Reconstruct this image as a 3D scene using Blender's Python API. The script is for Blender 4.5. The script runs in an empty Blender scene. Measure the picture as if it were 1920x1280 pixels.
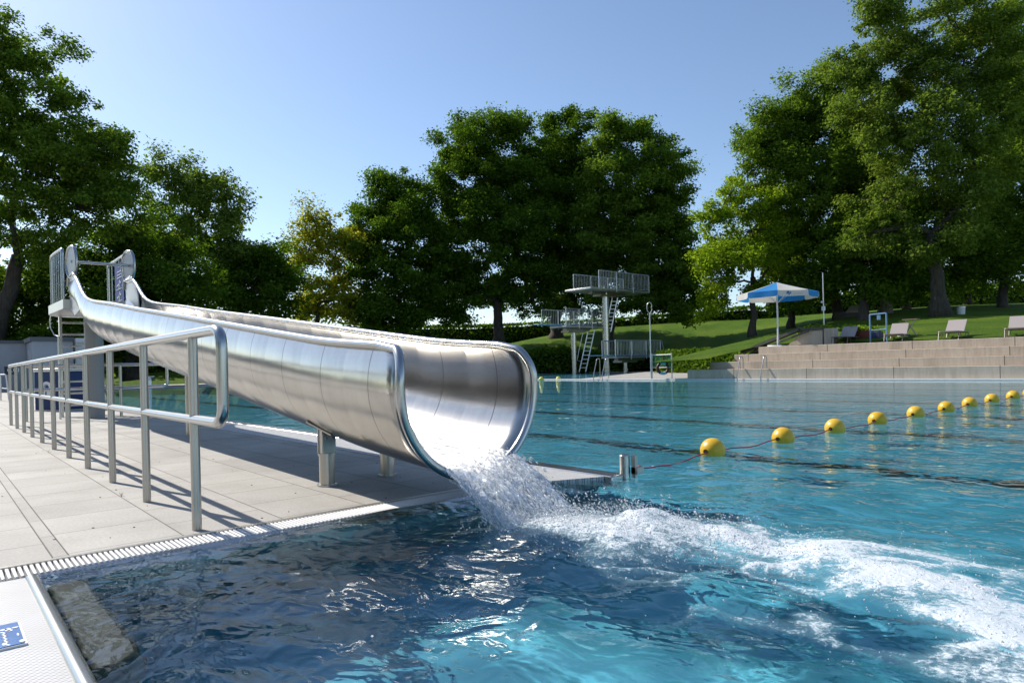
import bpy, math, random
import numpy as np
from mathutils import Vector, Matrix

S = bpy.context.scene
COL = S.collection
rng = random.Random(7)
NR = np.random.default_rng(11)
PI = math.pi

# ------------------------------------------------------------------ camera model (pool axes: x along the lanes, y across)
F = 1260.0; H = 0.85; ROLL = math.atan(.0245); HY = 685.3
CR, SR = math.cos(ROLL), math.sin(ROLL)
AX = np.array([.654, -.756]); AX /= np.linalg.norm(AX)
AY = np.array([-AX[1], AX[0]])
FWD = np.array([AX[1], AY[1], 0.0])      # view direction in pool axes
RGT = np.array([AX[0], AY[0], 0.0])
UPV = np.array([0, 0, 1.0])

def at(px, py, D):
    """point at ground distance D on the sight line of photo pixel (px, py)"""
    a, b = px - 960, HY - py
    u, v = a * CR + b * SR, -a * SR + b * CR
    p = np.array([u * D / F, D])
    return np.array([p @ AX, p @ AY, H + v * D / F])

def on_y(px, py, y):
    o = np.array([0, 0, H]); d = at(px, py, 1.0) - o
    return o + d * (y / d[1])

def on_x(px, py, x):
    o = np.array([0, 0, H]); d = at(px, py, 1.0) - o
    return o + d * (x / d[0])

# ------------------------------------------------------------------ object helpers
def tag(o, label=None, cat=None, group=None, kind=None):
    if label: o['label'] = label
    if cat: o['category'] = cat
    if group: o['group'] = group
    if kind: o['kind'] = kind
    return o

def thing(name, loc, label, cat, group=None):
    o = bpy.data.objects.new(name, None); COL.objects.link(o)
    o.location = [float(c) for c in loc]
    o.empty_display_size = .2
    return tag(o, label, cat, group)

def wloc(o):
    v = Vector((0, 0, 0))
    while o is not None:
        v = v + Vector(o.location); o = o.parent
    return v

def link_mesh(name, me, mats, parent=None, smooth=True, angle=38):
    for m in (mats if isinstance(mats, (list, tuple)) else [mats]):
        me.materials.append(m)
    o = bpy.data.objects.new(name, me); COL.objects.link(o)
    if parent is not None: o.parent = parent
    if smooth and len(me.polygons):
        me.polygons.foreach_set('use_smooth', [True] * len(me.polygons))
        if angle: me.set_sharp_from_angle(angle=math.radians(angle))
    return o

def copy_tree(o, parent=None):
    c = o.copy(); COL.objects.link(c); c.parent = parent
    for ch in list(o.children): copy_tree(ch, c)
    return c

class MB:
    def __init__(s): s.v = []; s.f = []; s.mi = []
    def add(s, vs, fs, mi=0):
        n = len(s.v); s.v += [tuple(float(c) for c in p) for p in vs]
        s.f += [tuple(i + n for i in f) for f in fs]; s.mi += [mi] * len(fs); return s
    def box(s, x0, x1, y0, y1, z0, z1, mi=0):
        return s.add([(x0,y0,z0),(x1,y0,z0),(x1,y1,z0),(x0,y1,z0),(x0,y0,z1),(x1,y0,z1),(x1,y1,z1),(x0,y1,z1)],
                     [(0,3,2,1),(4,5,6,7),(0,1,5,4),(1,2,6,5),(2,3,7,6),(3,0,4,7)], mi)
    def obox(s, p, q, w, h, mi=0):
        """bar from p to q, width w (horizontal), height h"""
        p = np.array(p, float); q = np.array(q, float); d = q - p; d /= np.linalg.norm(d)
        a = np.cross(d, UPV)
        if np.linalg.norm(a) < 1e-5: a = np.array([1., 0, 0])
        a /= np.linalg.norm(a); b = np.cross(a, d)
        vs = [e + sa * a * w / 2 + sb * b * h / 2 for e in (p, q) for sa, sb in ((-1,-1),(1,-1),(1,1),(-1,1))]
        return s.add(vs, [(3,2,1,0),(4,5,6,7),(0,1,5,4),(1,2,6,5),(2,3,7,6),(3,0,4,7)], mi)
    def prism(s, poly, z0, z1, mi=0):
        n = len(poly)
        vs = [(x, y, z0) for x, y in poly] + [(x, y, z1) for x, y in poly]
        fs = [tuple(range(n - 1, -1, -1)), tuple(range(n, 2 * n))] + [(i, (i+1) % n, n + (i+1) % n, n + i) for i in range(n)]
        return s.add(vs, fs, mi)
    def tube(s, pts, r, n=12, closed=False, mi=0):
        pts = [np.array(p, float) for p in pts]
        q = [pts[0]]
        for p in pts[1:]:
            if np.linalg.norm(p - q[-1]) > 1e-5: q.append(p)
        pts = q; m = len(pts)
        rs = r if isinstance(r, (list, tuple, np.ndarray)) else [r] * m
        tang = []
        for i in range(m):
            if closed: t = pts[(i+1) % m] - pts[i-1]
            else: t = pts[min(i+1, m-1)] - pts[max(i-1, 0)]
            tang.append(t / (np.linalg.norm(t) + 1e-12))
        a = np.cross(tang[0], UPV)
        if np.linalg.norm(a) < .05: a = np.cross(tang[0], np.array([0, 1., 0]))
        a /= np.linalg.norm(a); vs = []
        for i in range(m):
            t = tang[i]; a = a - t * (a @ t); a /= np.linalg.norm(a); b = np.cross(t, a)
            for k in range(n):
                w = 2 * PI * k / n
                vs.append(pts[i] + rs[i] * (a * math.cos(w) + b * math.sin(w)))
        fs = []
        for i in range(m if closed else m - 1):
            j = (i + 1) % m
            for k in range(n):
                l = (k + 1) % n
                fs.append((i*n+k, i*n+l, j*n+l, j*n+k))
        if not closed:
            fs.append(tuple(range(n - 1, -1, -1))); fs.append(tuple((m-1)*n + k for k in range(n)))
        return s.add(vs, fs, mi)
    def cyl(s, x, y, z0, z1, r, n=20, r1=None, mi=0):
        return s.tube([(x, y, z0), (x, y, z1)], [r, r if r1 is None else r1], n, mi=mi)
    def sphere(s, c, r, n=20, m=12, sz=1, mi=0):
        vs = [(c[0], c[1], c[2] - r*sz)]
        for i in range(1, m):
            t = PI * i / m
            for k in range(n):
                w = 2*PI*k/n
                vs.append((c[0] + r*math.sin(t)*math.cos(w), c[1] + r*math.sin(t)*math.sin(w), c[2] - r*sz*math.cos(t)))
        vs.append((c[0], c[1], c[2] + r*sz)); fs = [(0, 1+(k+1) % n, 1+k) for k in range(n)]
        for i in range(m-2):
            for k in range(n):
                l = (k+1) % n; fs.append((1+i*n+k, 1+i*n+l, 1+(i+1)*n+l, 1+(i+1)*n+k))
        e = len(vs)-1; fs += [(e, 1+(m-2)*n+k, 1+(m-2)*n+(k+1) % n) for k in range(n)]
        return s.add(vs, fs, mi)
    def torus(s, c, axis_u, axis_v, R, r, n=32, m=12, mi=0):
        u = np.array(axis_u, float); v = np.array(axis_v, float); c = np.array(c, float)
        return s.tube([c + R*(u*math.cos(2*PI*k/n) + v*math.sin(2*PI*k/n)) for k in range(n)], r, m, closed=True, mi=mi)
    def build(s, name, mats, parent=None, smooth=True, angle=38, bevel=0):
        me = bpy.data.meshes.new(name)
        off = wloc(parent) if parent is not None else Vector((0, 0, 0))
        me.from_pydata([(x - off.x, y - off.y, z - off.z) for x, y, z in s.v], [], s.f)
        if any(s.mi): me.polygons.foreach_set('material_index', s.mi)
        me.update()
        o = link_mesh(name, me, mats, parent, smooth, angle)
        if bevel:
            b = o.modifiers.new('bevel', 'BEVEL'); b.width = bevel; b.segments = 2; b.limit_method = 'ANGLE'
        return o

def fillet(pts, r, n=7):
    pts = [np.array(p, float) for p in pts]; out = [pts[0]]
    for i in range(1, len(pts)-1):
        a, b, c = pts[i-1], pts[i], pts[i+1]
        d1 = a - b; d2 = c - b; l1 = np.linalg.norm(d1); l2 = np.linalg.norm(d2)
        k = min(r, l1*.49, l2*.49); p = b + d1/l1*k; q = b + d2/l2*k
        for j in range(n+1):
            t = j/n; out.append((1-t)**2*p + 2*t*(1-t)*b + t*t*q)
    out.append(pts[-1]); return out

# ------------------------------------------------------------------ materials
def mat(name, col=(.5,.5,.5), rough=.5, metal=0.0, spec=None):
    m = bpy.data.materials.new(name); m.use_nodes = True
    b = m.node_tree.nodes['Principled BSDF']
    b.inputs['Base Color'].default_value = (*col, 1); b.inputs['Roughness'].default_value = rough
    b.inputs['Metallic'].default_value = metal
    if spec is not None: b.inputs['Specular IOR Level'].default_value = spec
    return m

class N:
    def __init__(s, m): s.m = m; s.n = m.node_tree.nodes; s.l = m.node_tree.links; s.b = s.n.get('Principled BSDF')
    def __call__(s, t, **kw):
        x = s.n.new(t)
        for k, v in kw.items():
            if hasattr(x, k) and k not in x.inputs: setattr(x, k, v)
            else: x.inputs[k].default_value = v
        return x
    def link(s, a, b): s.l.new(a, b)
    def coord(s, scale=(1,1,1), rot=(0,0,0), kind='Object'):
        tc = s('ShaderNodeTexCoord'); mp = s('ShaderNodeMapping')
        mp.inputs['Scale'].default_value = scale; mp.inputs['Rotation'].default_value = rot
        s.link(tc.outputs[kind], mp.inputs['Vector']); return mp.outputs[0]
    def noise(s, vec, scale, detail=4, rough=.55, dist=0):
        x = s('ShaderNodeTexNoise'); x.inputs['Scale'].default_value = scale; x.inputs['Detail'].default_value = detail
        x.inputs['Roughness'].default_value = rough; x.inputs['Distortion'].default_value = dist
        s.link(vec, x.inputs['Vector']); return x.outputs[0]
    def ramp(s, fac, stops):
        r = s('ShaderNodeValToRGB'); e = r.color_ramp.elements
        while len(e) > 1: e.remove(e[-1])
        e[0].position = stops[0][0]; e[0].color = (*stops[0][1], 1)
        for p, c in stops[1:]:
            x = e.new(p); x.color = (*c, 1)
        s.link(fac, r.inputs[0]); return r.outputs[0]
    def mix(s, fac, a, b, mode='MIX'):
        x = s('ShaderNodeMix', data_type='RGBA', blend_type=mode)
        for sock, v in ((x.inputs[0], fac), (x.inputs[6], a), (x.inputs[7], b)):
            if isinstance(v, (int, float)): sock.default_value = v
            elif isinstance(v, tuple): sock.default_value = (*v, 1)
            else: s.link(v, sock)
        return x.outputs[2]
    def math(s, op, a, b=None, c=None, clamp=False):
        x = s('ShaderNodeMath', operation=op); x.use_clamp = clamp
        for i, v in enumerate((a, b, c)):
            if v is None: continue
            if isinstance(v, (int, float)): x.inputs[i].default_value = v
            else: s.link(v, x.inputs[i])
        return x.outputs[0]
    def bump(s, h, dist=.01, strength=1.0, nrm=None):
        x = s('ShaderNodeBump'); x.inputs['Distance'].default_value = dist; x.inputs['Strength'].default_value = strength
        s.link(h, x.inputs['Height'])
        if nrm is not None: s.link(nrm, x.inputs['Normal'])
        return x.outputs[0]

def varied(name, c0, c1, scale=3, rough=.6, metal=0, bump=0, stretch=(1,1,1), detail=5):
    m = mat(name, c0, rough, metal); k = N(m); v = k.coord(stretch)
    n = k.noise(v, scale, detail)
    k.link(k.ramp(n, [(.3, c0), (.7, c1)]), k.b.inputs['Base Color'])
    if bump: k.link(k.bump(n, bump), k.b.inputs['Normal'])
    return m

def steel(name, col=(.60,.585,.56), rough=.26, stretch=(1,1,1), seams=None):
    m = mat(name, col, rough, 1.0); k = N(m)
    n1 = k.noise(k.coord((.5, 9, 9)), 2.0, 2); n2 = k.noise(k.coord(stretch), 1.6, 2)
    r = k.math('ADD', k.math('MULTIPLY_ADD', n1, .06, rough - .06), k.math('MULTIPLY', n2, .06))
    k.link(r, k.b.inputs['Roughness'])
    c = k.mix(n1, tuple(x*.92 for x in col), tuple(min(1, x*1.05) for x in col))
    if seams:
        tc = k('ShaderNodeTexCoord'); sx = k('ShaderNodeSeparateXYZ'); k.link(tc.outputs['Object'], sx.inputs[0])
        fr = k.math('FRACT', k.math('DIVIDE', sx.outputs[0], seams))
        d = k.math('ABSOLUTE', k.math('SUBTRACT', fr, .5))
        c = k.mix(k.math('LESS_THAN', d, .006), c, (.16,.155,.15))
        n4 = k.noise(k.coord((5, 5, 1.0)), 2.6, 5)
        c = k.mix(.45, c, k.ramp(n4, [(.35,(.86,.84,.81)),(.6,(1,1,1))]), 'MULTIPLY')
        # every rolled section is very slightly dished, and a weld pulls the sheet in
        dish = k.math('MULTIPLY', k.math('MULTIPLY', d, d), 1.0)
        n3 = k.noise(k.coord((.8, 1.2, 1.2)), 1.2, 1)
        k.link(k.bump(k.math('ADD', k.math('MULTIPLY', dish, -.03), k.math('MULTIPLY', n3, .010)), 1.0, .6), k.b.inputs['Normal'])
    k.link(c, k.b.inputs['Base Color'])
    return m

M_STEEL = steel('brushed_steel')
M_CHUTE = steel('chute_steel', (.50,.485,.455), .20, seams=.64)
M_TUBE = steel('tube_steel', (.48,.475,.465), .25)
M_DULL = steel('dull_steel', (.50,.475,.44), .34)
M_SATIN = steel('satin_steel', (.56,.565,.57), .5)
M_GALV = steel('galvanised_steel', (.72,.72,.72), .42)
M_COLUMN = mat('grey_column_paint', (.30,.30,.295), .45)
M_WHITE = varied('white_plastic', (.78,.77,.75), (.70,.69,.68), 6, .45)
M_DARK = mat('dark_slot', (.03,.032,.035), .7)
M_BLUE = varied('navy_panel', (.016,.038,.115), (.022,.048,.135), 4, .75)
M_WMARK = mat('white_print', (.75,.76,.78), .5)
def buoy_yellow():
    m = mat('yellow_plastic', (.80,.46,.012), .36); k = N(m); g = k('ShaderNodeObjectInfo')
    v = k.coord((3,3,3)); n = k.noise(v, 4, 5, .6); n2 = k.noise(v, 22, 3)
    c = k.mix(.55, (.80,.46,.012), k.ramp(n, [(.35,(.62,.36,.02)),(.55,(.80,.47,.015)),(.8,(.84,.55,.05))]))
    c = k.mix(k.math('MULTIPLY', g.outputs['Random'], .45), c, (.78,.53,.07))
    c = k.mix(.25, c, k.ramp(n2, [(.36,(.6,.55,.45)),(.5,(1,1,1))]), 'MULTIPLY')
    k.link(c, k.b.inputs['Base Color']); k.link(k.math('MULTIPLY_ADD', n, .3, .22), k.b.inputs['Roughness'])
    return m
M_YEL = buoy_yellow()
M_YEL2 = mat('pale_yellow_plastic', (.75,.66,.10), .35)
M_RED = mat('red_rope', (.35,.04,.07), .7)
M_BLACK = mat('black_rubber', (.012,.012,.013), .5)

# paving slabs
def paving():
    m = mat('paving_slabs', (.42,.38,.33), .75); k = N(m)
    tc = k('ShaderNodeTexCoord'); mp = k('ShaderNodeMapping'); k.link(tc.outputs['Object'], mp.inputs['Vector'])
    mp.inputs['Location'].default_value = (.02, -.46, 0)
    br = k('ShaderNodeTexBrick'); k.link(mp.outputs[0], br.inputs['Vector'])
    br.offset = .37; br.offset_frequency = 2; br.squash = 1.0
    br.inputs['Scale'].default_value = 1; br.inputs['Brick Width'].default_value = .52; br.inputs['Row Height'].default_value = .53
    br.inputs['Mortar Size'].default_value = .0035; br.inputs['Mortar Smooth'].default_value = .2; br.inputs['Bias'].default_value = 0
    br.inputs['Color1'].default_value = (.475,.45,.405,1); br.inputs['Color2'].default_value = (.395,.372,.335,1)
    br.inputs['Mortar'].default_value = (.14,.125,.105,1)
    v = k.coord()
    n1 = k.noise(v, 1.3, 6, .6); n2 = k.noise(v, 60, 3); n3 = k.noise(v, 7, 4)
    c = k.mix(.8, br.outputs[0], k.ramp(n1, [(.28, (.70,.69,.67)), (.5, (.95,.95,.95)), (.72, (1.12,1.12,1.12))]), 'MULTIPLY')
    c = k.mix(.35, c, k.ramp(n2, [(.35, (.7,.7,.7)), (.6, (1.1,1.1,1.1))]), 'MULTIPLY')
    sp = k.ramp(n3, [(.70, (1,1,1)), (.76, (.72,.70,.66))])
    c = k.mix(.5, c, sp, 'MULTIPLY')
    k.link(c, k.b.inputs['Base Color'])
    h = k.math('ADD', k.math('MULTIPLY', n2, .15), k.math('MULTIPLY', br.outputs['Fac'], -1.0))
    k.link(k.bump(h, .004), k.b.inputs['Normal'])
    return m
M_PAVE = paving()

def perforated(name, sx, sy, rot=0):
    m = mat(name, (.68,.67,.65), .5); k = N(m)
    br = k('ShaderNodeTexBrick'); k.link(k.coord(rot=(0,0,rot)), br.inputs['Vector'])
    br.offset = .5; br.inputs['Scale'].default_value = 1
    br.inputs['Brick Width'].default_value = sx; br.inputs['Row Height'].default_value = sy
    br.inputs['Mortar Size'].default_value = min(sx, sy)*.16; br.inputs['Mortar Smooth'].default_value = .6
    br.inputs['Color1'].default_value = (.68,.675,.665,1); br.inputs['Color2'].default_value = (.63,.625,.615,1)
    br.inputs['Mortar'].default_value = (.33,.325,.32,1)
    n = k.noise(k.coord(), 5, 5)
    k.link(k.mix(.4, br.outputs[0], k.ramp(n, [(.3,(.86,.85,.83)),(.65,(1,1,1))]), 'MULTIPLY'), k.b.inputs['Base Color'])
    k.link(k.bump(k.math('MULTIPLY', br.outputs['Fac'], -1.0), .004), k.b.inputs['Normal'])
    return m
def perf_rows():
    m = mat('perforated_white', (.6,.6,.59), .5); k = N(m)
    tc = k('ShaderNodeTexCoord'); sx = k('ShaderNodeSeparateXYZ'); k.link(tc.outputs['Object'], sx.inputs[0])
    a = k.math('SINE', k.math('MULTIPLY', sx.outputs[0], 2*PI/.0125))
    b = k.math('SINE', k.math('ADD', k.math('MULTIPLY', sx.outputs[1], 2*PI/.030), k.math('MULTIPLY', sx.outputs[0], PI/.0125)))
    h = k.math('ADD', k.math('MULTIPLY', a, .5), k.math('MULTIPLY', b, .18))
    n = k.noise(k.coord(), 5, 5)
    c = k.ramp(k.math('MULTIPLY_ADD', h, .5, .5), [(.15,(.34,.335,.33)),(.45,(.58,.575,.565)),(.9,(.66,.655,.645))])
    k.link(k.mix(.5, c, k.ramp(n, [(.3,(.84,.83,.80)),(.65,(1,1,1))]), 'MULTIPLY'), k.b.inputs['Base Color'])
    k.link(k.bump(h, .0015), k.b.inputs['Normal'])
    return m
M_PERF = perf_rows()
M_PERF2 = perforated('perforated_white_band', .013, .036)

def concrete():
    m = mat('terrace_concrete', (.33,.27,.215), .8); k = N(m)
    n1 = k.noise(k.coord((1,1,.25)), 2.2, 7, .62); n2 = k.noise(k.coord((5,5,.5)), 3, 5); n3 = k.noise(k.coord(), 30, 3)
    c = k.ramp(n1, [(.25, (.40,.325,.25)), (.5, (.52,.43,.335)), (.75, (.58,.49,.39))])
    c = k.mix(.45, c, k.ramp(n2, [(.3,(.7,.69,.67)),(.6,(1.05,1.05,1.05))]), 'MULTIPLY')
    c = k.mix(.3, c, k.ramp(n3, [(.3,(.75,.75,.75)),(.7,(1.1,1.1,1.1))]), 'MULTIPLY')
    tc = k('ShaderNodeTexCoord'); sx = k('ShaderNodeSeparateXYZ'); k.link(tc.outputs['Object'], sx.inputs[0])
    fr = k.math('FRACT', k.math('DIVIDE', sx.outputs[0], 3.3)); d = k.math('ABSOLUTE', k.math('SUBTRACT', fr, .5))
    c = k.mix(k.math('LESS_THAN', d, .0035), c, (.09,.075,.06))
    k.link(c, k.b.inputs['Base Color']); k.link(k.bump(n3, .006), k.b.inputs['Normal'])
    return m
M_CONC = concrete()
M_COPING = varied('dark_coping', (.06,.055,.05), (.10,.09,.08), 4, .7)

def grass():
    m = mat('lawn_grass', (.07,.12,.02), .9, spec=.1); k = N(m)
    n1 = k.noise(k.coord(), .35, 4); n2 = k.noise(k.coord(), 9, 5); n3 = k.noise(k.coord((14,14,3)), 6, 3)
    c = k.ramp(n1, [(.25, (.075,.150,.017)), (.5, (.115,.205,.024)), (.75, (.19,.255,.034))])
    c = k.mix(.7, c, k.ramp(n2, [(.25,(.55,.6,.5)),(.7,(1.25,1.2,1.1))]), 'MULTIPLY')
    c = k.mix(.5, c, k.ramp(n3, [(.3,(.6,.65,.6)),(.7,(1.2,1.2,1.2))]), 'MULTIPLY')
    k.link(c, k.b.inputs['Base Color']); k.link(k.bump(n3, .08), k.b.inputs['Normal'])
    return m
M_GRASS = grass()

def leaf_mat(name, stops, trans=.45):
    m = bpy.data.materials.new(name); m.use_nodes = True; k = N(m); k.n.remove(k.b)
    g = k('ShaderNodeNewGeometry')
    n = k.noise(k.coord(), .45, 3)
    f = k.math('ADD', k.math('MULTIPLY', g.outputs['Random Per Island'], .6), k.math('MULTIPLY', n, .45))
    c = k.ramp(f, stops)
    d = k('ShaderNodeBsdfDiffuse'); t = k('ShaderNodeBsdfTranslucent'); pass
    k.link(c, d.inputs[0]); k.link(k.mix(1.0, c, (1.15,1.2,.6), 'MULTIPLY'), t.inputs[0])
    a = k('ShaderNodeMixShader'); a.inputs[0].default_value = trans; k.link(d.outputs[0], a.inputs[1]); k.link(t.outputs[0], a.inputs[2])
    k.link(a.outputs[0], k.n['Material Output'].inputs['Surface'])
    return m
M_LEAF_A = leaf_mat('leaf_dark', [(.1,(0.044,0.087,0.012)),(.5,(0.086,0.159,0.018)),(.9,(0.173,0.264,0.031))], .48)
M_LEAF_B = leaf_mat('leaf_mid', [(.1,(0.070,0.129,0.016)),(.5,(0.133,0.216,0.029)),(.9,(0.243,0.337,0.047))], .48)
M_LEAF_C = leaf_mat('leaf_yellow', [(.1,(0.179,0.200,0.019)),(.5,(0.329,0.338,0.038)),(.9,(0.508,0.482,0.070))], .58)
M_LEAF_D = leaf_mat('leaf_olive', [(.1,(0.081,0.130,0.022)),(.5,(0.156,0.226,0.040)),(.9,(0.257,0.329,0.069))], .5)
M_LEAF_E = leaf_mat('leaf_fresh', [(.1,(0.120,0.198,0.015)),(.5,(0.228,0.330,0.022)),(.9,(0.361,0.457,0.047))], .58)
M_BARK = varied('bark', (.035,.028,.022), (.085,.07,.055), 7, .9, bump=.03, stretch=(1,1,.25))
M_BARK2 = varied('pale_bark', (.09,.075,.06), (.20,.165,.13), 6, .9, bump=.03, stretch=(1,1,.3))

# ------------------------------------------------------------------ noise in numpy (value noise)
def vnoise(x, y, seed=0):
    xi = np.floor(x).astype(np.int64); yi = np.floor(y).astype(np.int64); fx = x - xi; fy = y - yi
    fx = fx*fx*(3-2*fx); fy = fy*fy*(3-2*fy)
    def h(a, b):
        k = (a*374761393 + b*668265263 + seed*974634777) & 0x7fffffff
        k = ((k ^ (k >> 13))*1274126177) & 0x7fffffff
        return ((k ^ (k >> 16)) & 0xffff) / 65535.0
    return (h(xi,yi)*(1-fx)+h(xi+1,yi)*fx)*(1-fy) + (h(xi,yi+1)*(1-fx)+h(xi+1,yi+1)*fx)*fy
def fbm(x, y, o=4, seed=0):
    r = np.zeros_like(x, dtype=float); a = .5; t = 0
    for i in range(o):
        r += a*vnoise(x*2**i, y*2**i, seed+i); t += a; a *= .5
    return r/t

# ------------------------------------------------------------------ world, sun
SUN = Vector((-1.222, -.298, 1.05)).normalized()
W = bpy.data.worlds.new("World"); S.world = W; W.use_nodes = True
wn = W.node_tree
sky = wn.nodes.new('ShaderNodeTexSky'); sky.sky_type = 'NISHITA'; sky.sun_disc = False
sky.sun_elevation = math.asin(SUN.z); sky.sun_rotation = math.atan2(SUN.x, SUN.y)
sky.altitude = 300; sky.air_density = 1.0; sky.dust_density = 0.6; sky.ozone_density = 2.2
wn.links.new(sky.outputs[0], wn.nodes['Background'].inputs[0])
wn.nodes['Background'].inputs[1].default_value = .105
sd = bpy.data.lights.new('sun', 'SUN'); sd.energy = 3.6; sd.angle = math.radians(.5); sd.color = (1, .94, .85)
so = bpy.data.objects.new('sun', sd); COL.objects.link(so)
so.rotation_euler = (-SUN).to_track_quat('-Z', 'Y').to_euler()
sd.cycles.is_caustics_light = True

cam = bpy.data.cameras.new('camera'); co = bpy.data.objects.new('camera', cam); COL.objects.link(co); S.camera = co
cam.lens = 36*F/1920; cam.shift_y = (HY-640)/1920; cam.clip_start = .05; cam.clip_end = 2000
r3 = Vector(RGT); f3 = Vector(FWD); u3 = Vector(UPV)
r2 = r3*CR - u3*SR; u2 = u3*CR + r3*SR
co.matrix_world = Matrix(((r2.x,u2.x,-f3.x,0),(r2.y,u2.y,-f3.y,0),(r2.z,u2.z,-f3.z,H),(0,0,0,1)))

S.view_settings.view_transform = 'Standard'; S.view_settings.look = 'None'; S.view_settings.exposure = .68; S.view_settings.gamma = 1
S.cycles.use_denoising = True
S.cycles.max_bounces = 10; S.cycles.diffuse_bounces = 3; S.cycles.glossy_bounces = 4; S.cycles.transmission_bounces = 8
S.cycles.transparent_max_bounces = 16; S.cycles.sample_clamp_indirect = 6; S.cycles.caustics_reflective = False; S.cycles.blur_glossy = .5

# ------------------------------------------------------------------ setting: terrain
XE, YE = -3.58, 3.97          # pool edges of the deck tongue
XL, YF = -46.0, 27.0          # left end and far edge of the swimming pool
def tps_fit(P, Z, lam=.5):
    n = len(P); d = np.linalg.norm(P[:,None]-P[None], axis=2); K = np.where(d > 0, d*d*np.log(d+1e-9), 0) + lam*np.eye(n)
    A = np.block([[K, np.c_[np.ones(n), P]], [np.c_[np.ones(n), P].T, np.zeros((3,3))]])
    return np.linalg.solve(A, np.r_[Z, 0,0,0])
ctrl = [(1300,690,66),(1300,657,70),(1300,626,76),(1300,603,82),(1000,690,68),(1000,662,73),(1000,642,78),(935,640,75),(760,632,76),(590,620,78),
        (1100,622,80),(1410,612,58),(1390,655,60),(1560,612,38),(1700,600,47),(1765,586,52),(1850,592,47),(1920,588,50),(1650,612,40),(1500,625,45),
        (1800,575,75),(1600,588,60)]
CP = [at(*c) for c in ctrl] + [np.array(c, float) for c in [(-18,30.6,1.42),(-10,30.6,1.42),(0,30.6,1.42),(12,30.6,1.42),(25,30.6,1.5),(20,50,2.6),(30,80,4.5),
      (-20,48,.6),(-60,20,.1),(-60,0,0),(-60,-30,0),(-62,45,.6),(-30,-50,0),(20,-50,0),(-80,40,1.5),(-100,0,1),(-90,80,4),(-40,110,5),(60,110,6),(-150,150,5),(-200,0,3),(120,0,2),(0,200,7)]]
CP = np.array(CP); TW = tps_fit(CP[:,:2], CP[:,2], 30.)
def ground_z(x, y):
    x = np.asarray(x, float); y = np.asarray(y, float); q = np.stack([x, y], -1)
    d = np.linalg.norm(q[...,None,:]-CP[:,:2], axis=-1)
    z = np.where(d > 0, d*d*np.log(d+1e-9), 0) @ TW[:-3] + TW[-3] + TW[-2]*x + TW[-1]*y
    R = np.hypot(x+10, y-20); f = np.clip((R-110)/60, 0, 1)
    return z*(1-f) + 4*f
def terrain():
    g = np.concatenate([np.linspace(-900,-210,12), np.linspace(-200,-72,40), np.linspace(-70,60,171), np.linspace(64,200,35), np.linspace(260,900,12)])
    X, Y = np.meshgrid(g, g); Z = ground_z(X, Y) + .05*(fbm(X*.5, Y*.5, 3, 5)-.5)
    n = len(g); v = np.stack([X,Y,Z], -1).reshape(-1,3)
    fs = []
    for j in range(n-1):
        for i in range(n-1):
            cx, cy = (g[i]+g[i+1])/2, (g[j]+g[j+1])/2
            if -58 < cx < 40 and -44 < cy < 26.5: continue
            if cx > -17.5 and cx < 40 and -44 < cy < 30.9: continue
            if -56 < cx < -20 and cy < 48.2: continue
            fs.append((j*n+i, j*n+i+1, (j+1)*n+i+1, (j+1)*n+i))
    me = bpy.data.meshes.new('ground'); me.from_pydata(v.tolist(), [], fs); me.update()
    o = link_mesh('lawn_ground', me, M_GRASS, angle=0); tag(o, kind='structure')
terrain()

# ------------------------------------------------------------------ setting: decks and pool shell
def sheet(name, m, polys, z, thick=.3):
    b = MB()
    for p in polys: b.prism(p, z-thick, z)
    o = b.build(name, m, smooth=False); tag(o, kind='structure'); return o
def rect(x0,x1,y0,y1): return [(x0,y0),(x1,y0),(x1,y1),(x0,y1)]
sheet('pavement', M_PAVE, [rect(-62,-3.80,-44,3.27), rect(-62,XL-.35,3.274,50)], 0)
isl = [(-25.6,YF+.15),(-18.3,YF+.15),(-18.3,52),(-38,52),(-37.2,48.4),(-35.6,45.4)]
sheet('pavement', M_PAVE, [isl, rect(-62,-38.0,48.3,55)], .035)
sheet('perforated_floor', M_PERF, [rect(-3.53,8,-44,.30), rect(-3.80,-3.534,-44,-.35)], .0)
sheet('perforated_band', M_PERF2, [rect(XL-.35,-3.80,3.28,3.80), [(-3.796,3.304),(-3.575,3.304),(-3.37,3.80),(-3.796,3.80)]], .004)

b = MB()
b.box(XL-.3, -3.30, 3.804, 3.975, -.3, .012)
o = b.build('pool_coping', M_STEEL, bevel=.012); tag(o, kind='structure')
b = MB(); b.box(XL-.3, 14, YF, YF+.14, -.3, .02); b.box(XL-.34, XL, 3.98, YF-.002, -.3, .02)
o = b.build('far_pool_edge', M_WHITE, bevel=.01); tag(o, kind='structure')
# rounded steel lip of the near basin and the ledge under water
b = MB()
b.tube(fillet([(8,.31,-.012),(-3.53,.31,-.012),(-3.56,.31,-.04)], .05), .028, 10)
b.box(-3.50, 8, .305, .34, -.5, -.03)
b.add([(-3.574,.30,-.006),(-3.574,3.33,-.006),(-3.44,3.33,-.075),(-3.44,.30,-.075),(-3.43,.30,-.4),(-3.43,3.33,-.4)],[(3,2,1,0),(5,2,3,4)])
lip = b.build('pool_lip', M_TUBE); tag(lip, kind='structure')
b = MB(); b.prism([(-3.50,.345),(-2.36,.345),(-2.36,.44),(-2.42,.50),(-3.42,.50),(-3.50,.44)], -.9, -.075)
ledge = b.build('pool_step', varied('submerged_steel',(.032,.033,.028),(.060,.058,.05),3,.5), bevel=.02); tag(ledge, kind='structure')

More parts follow.
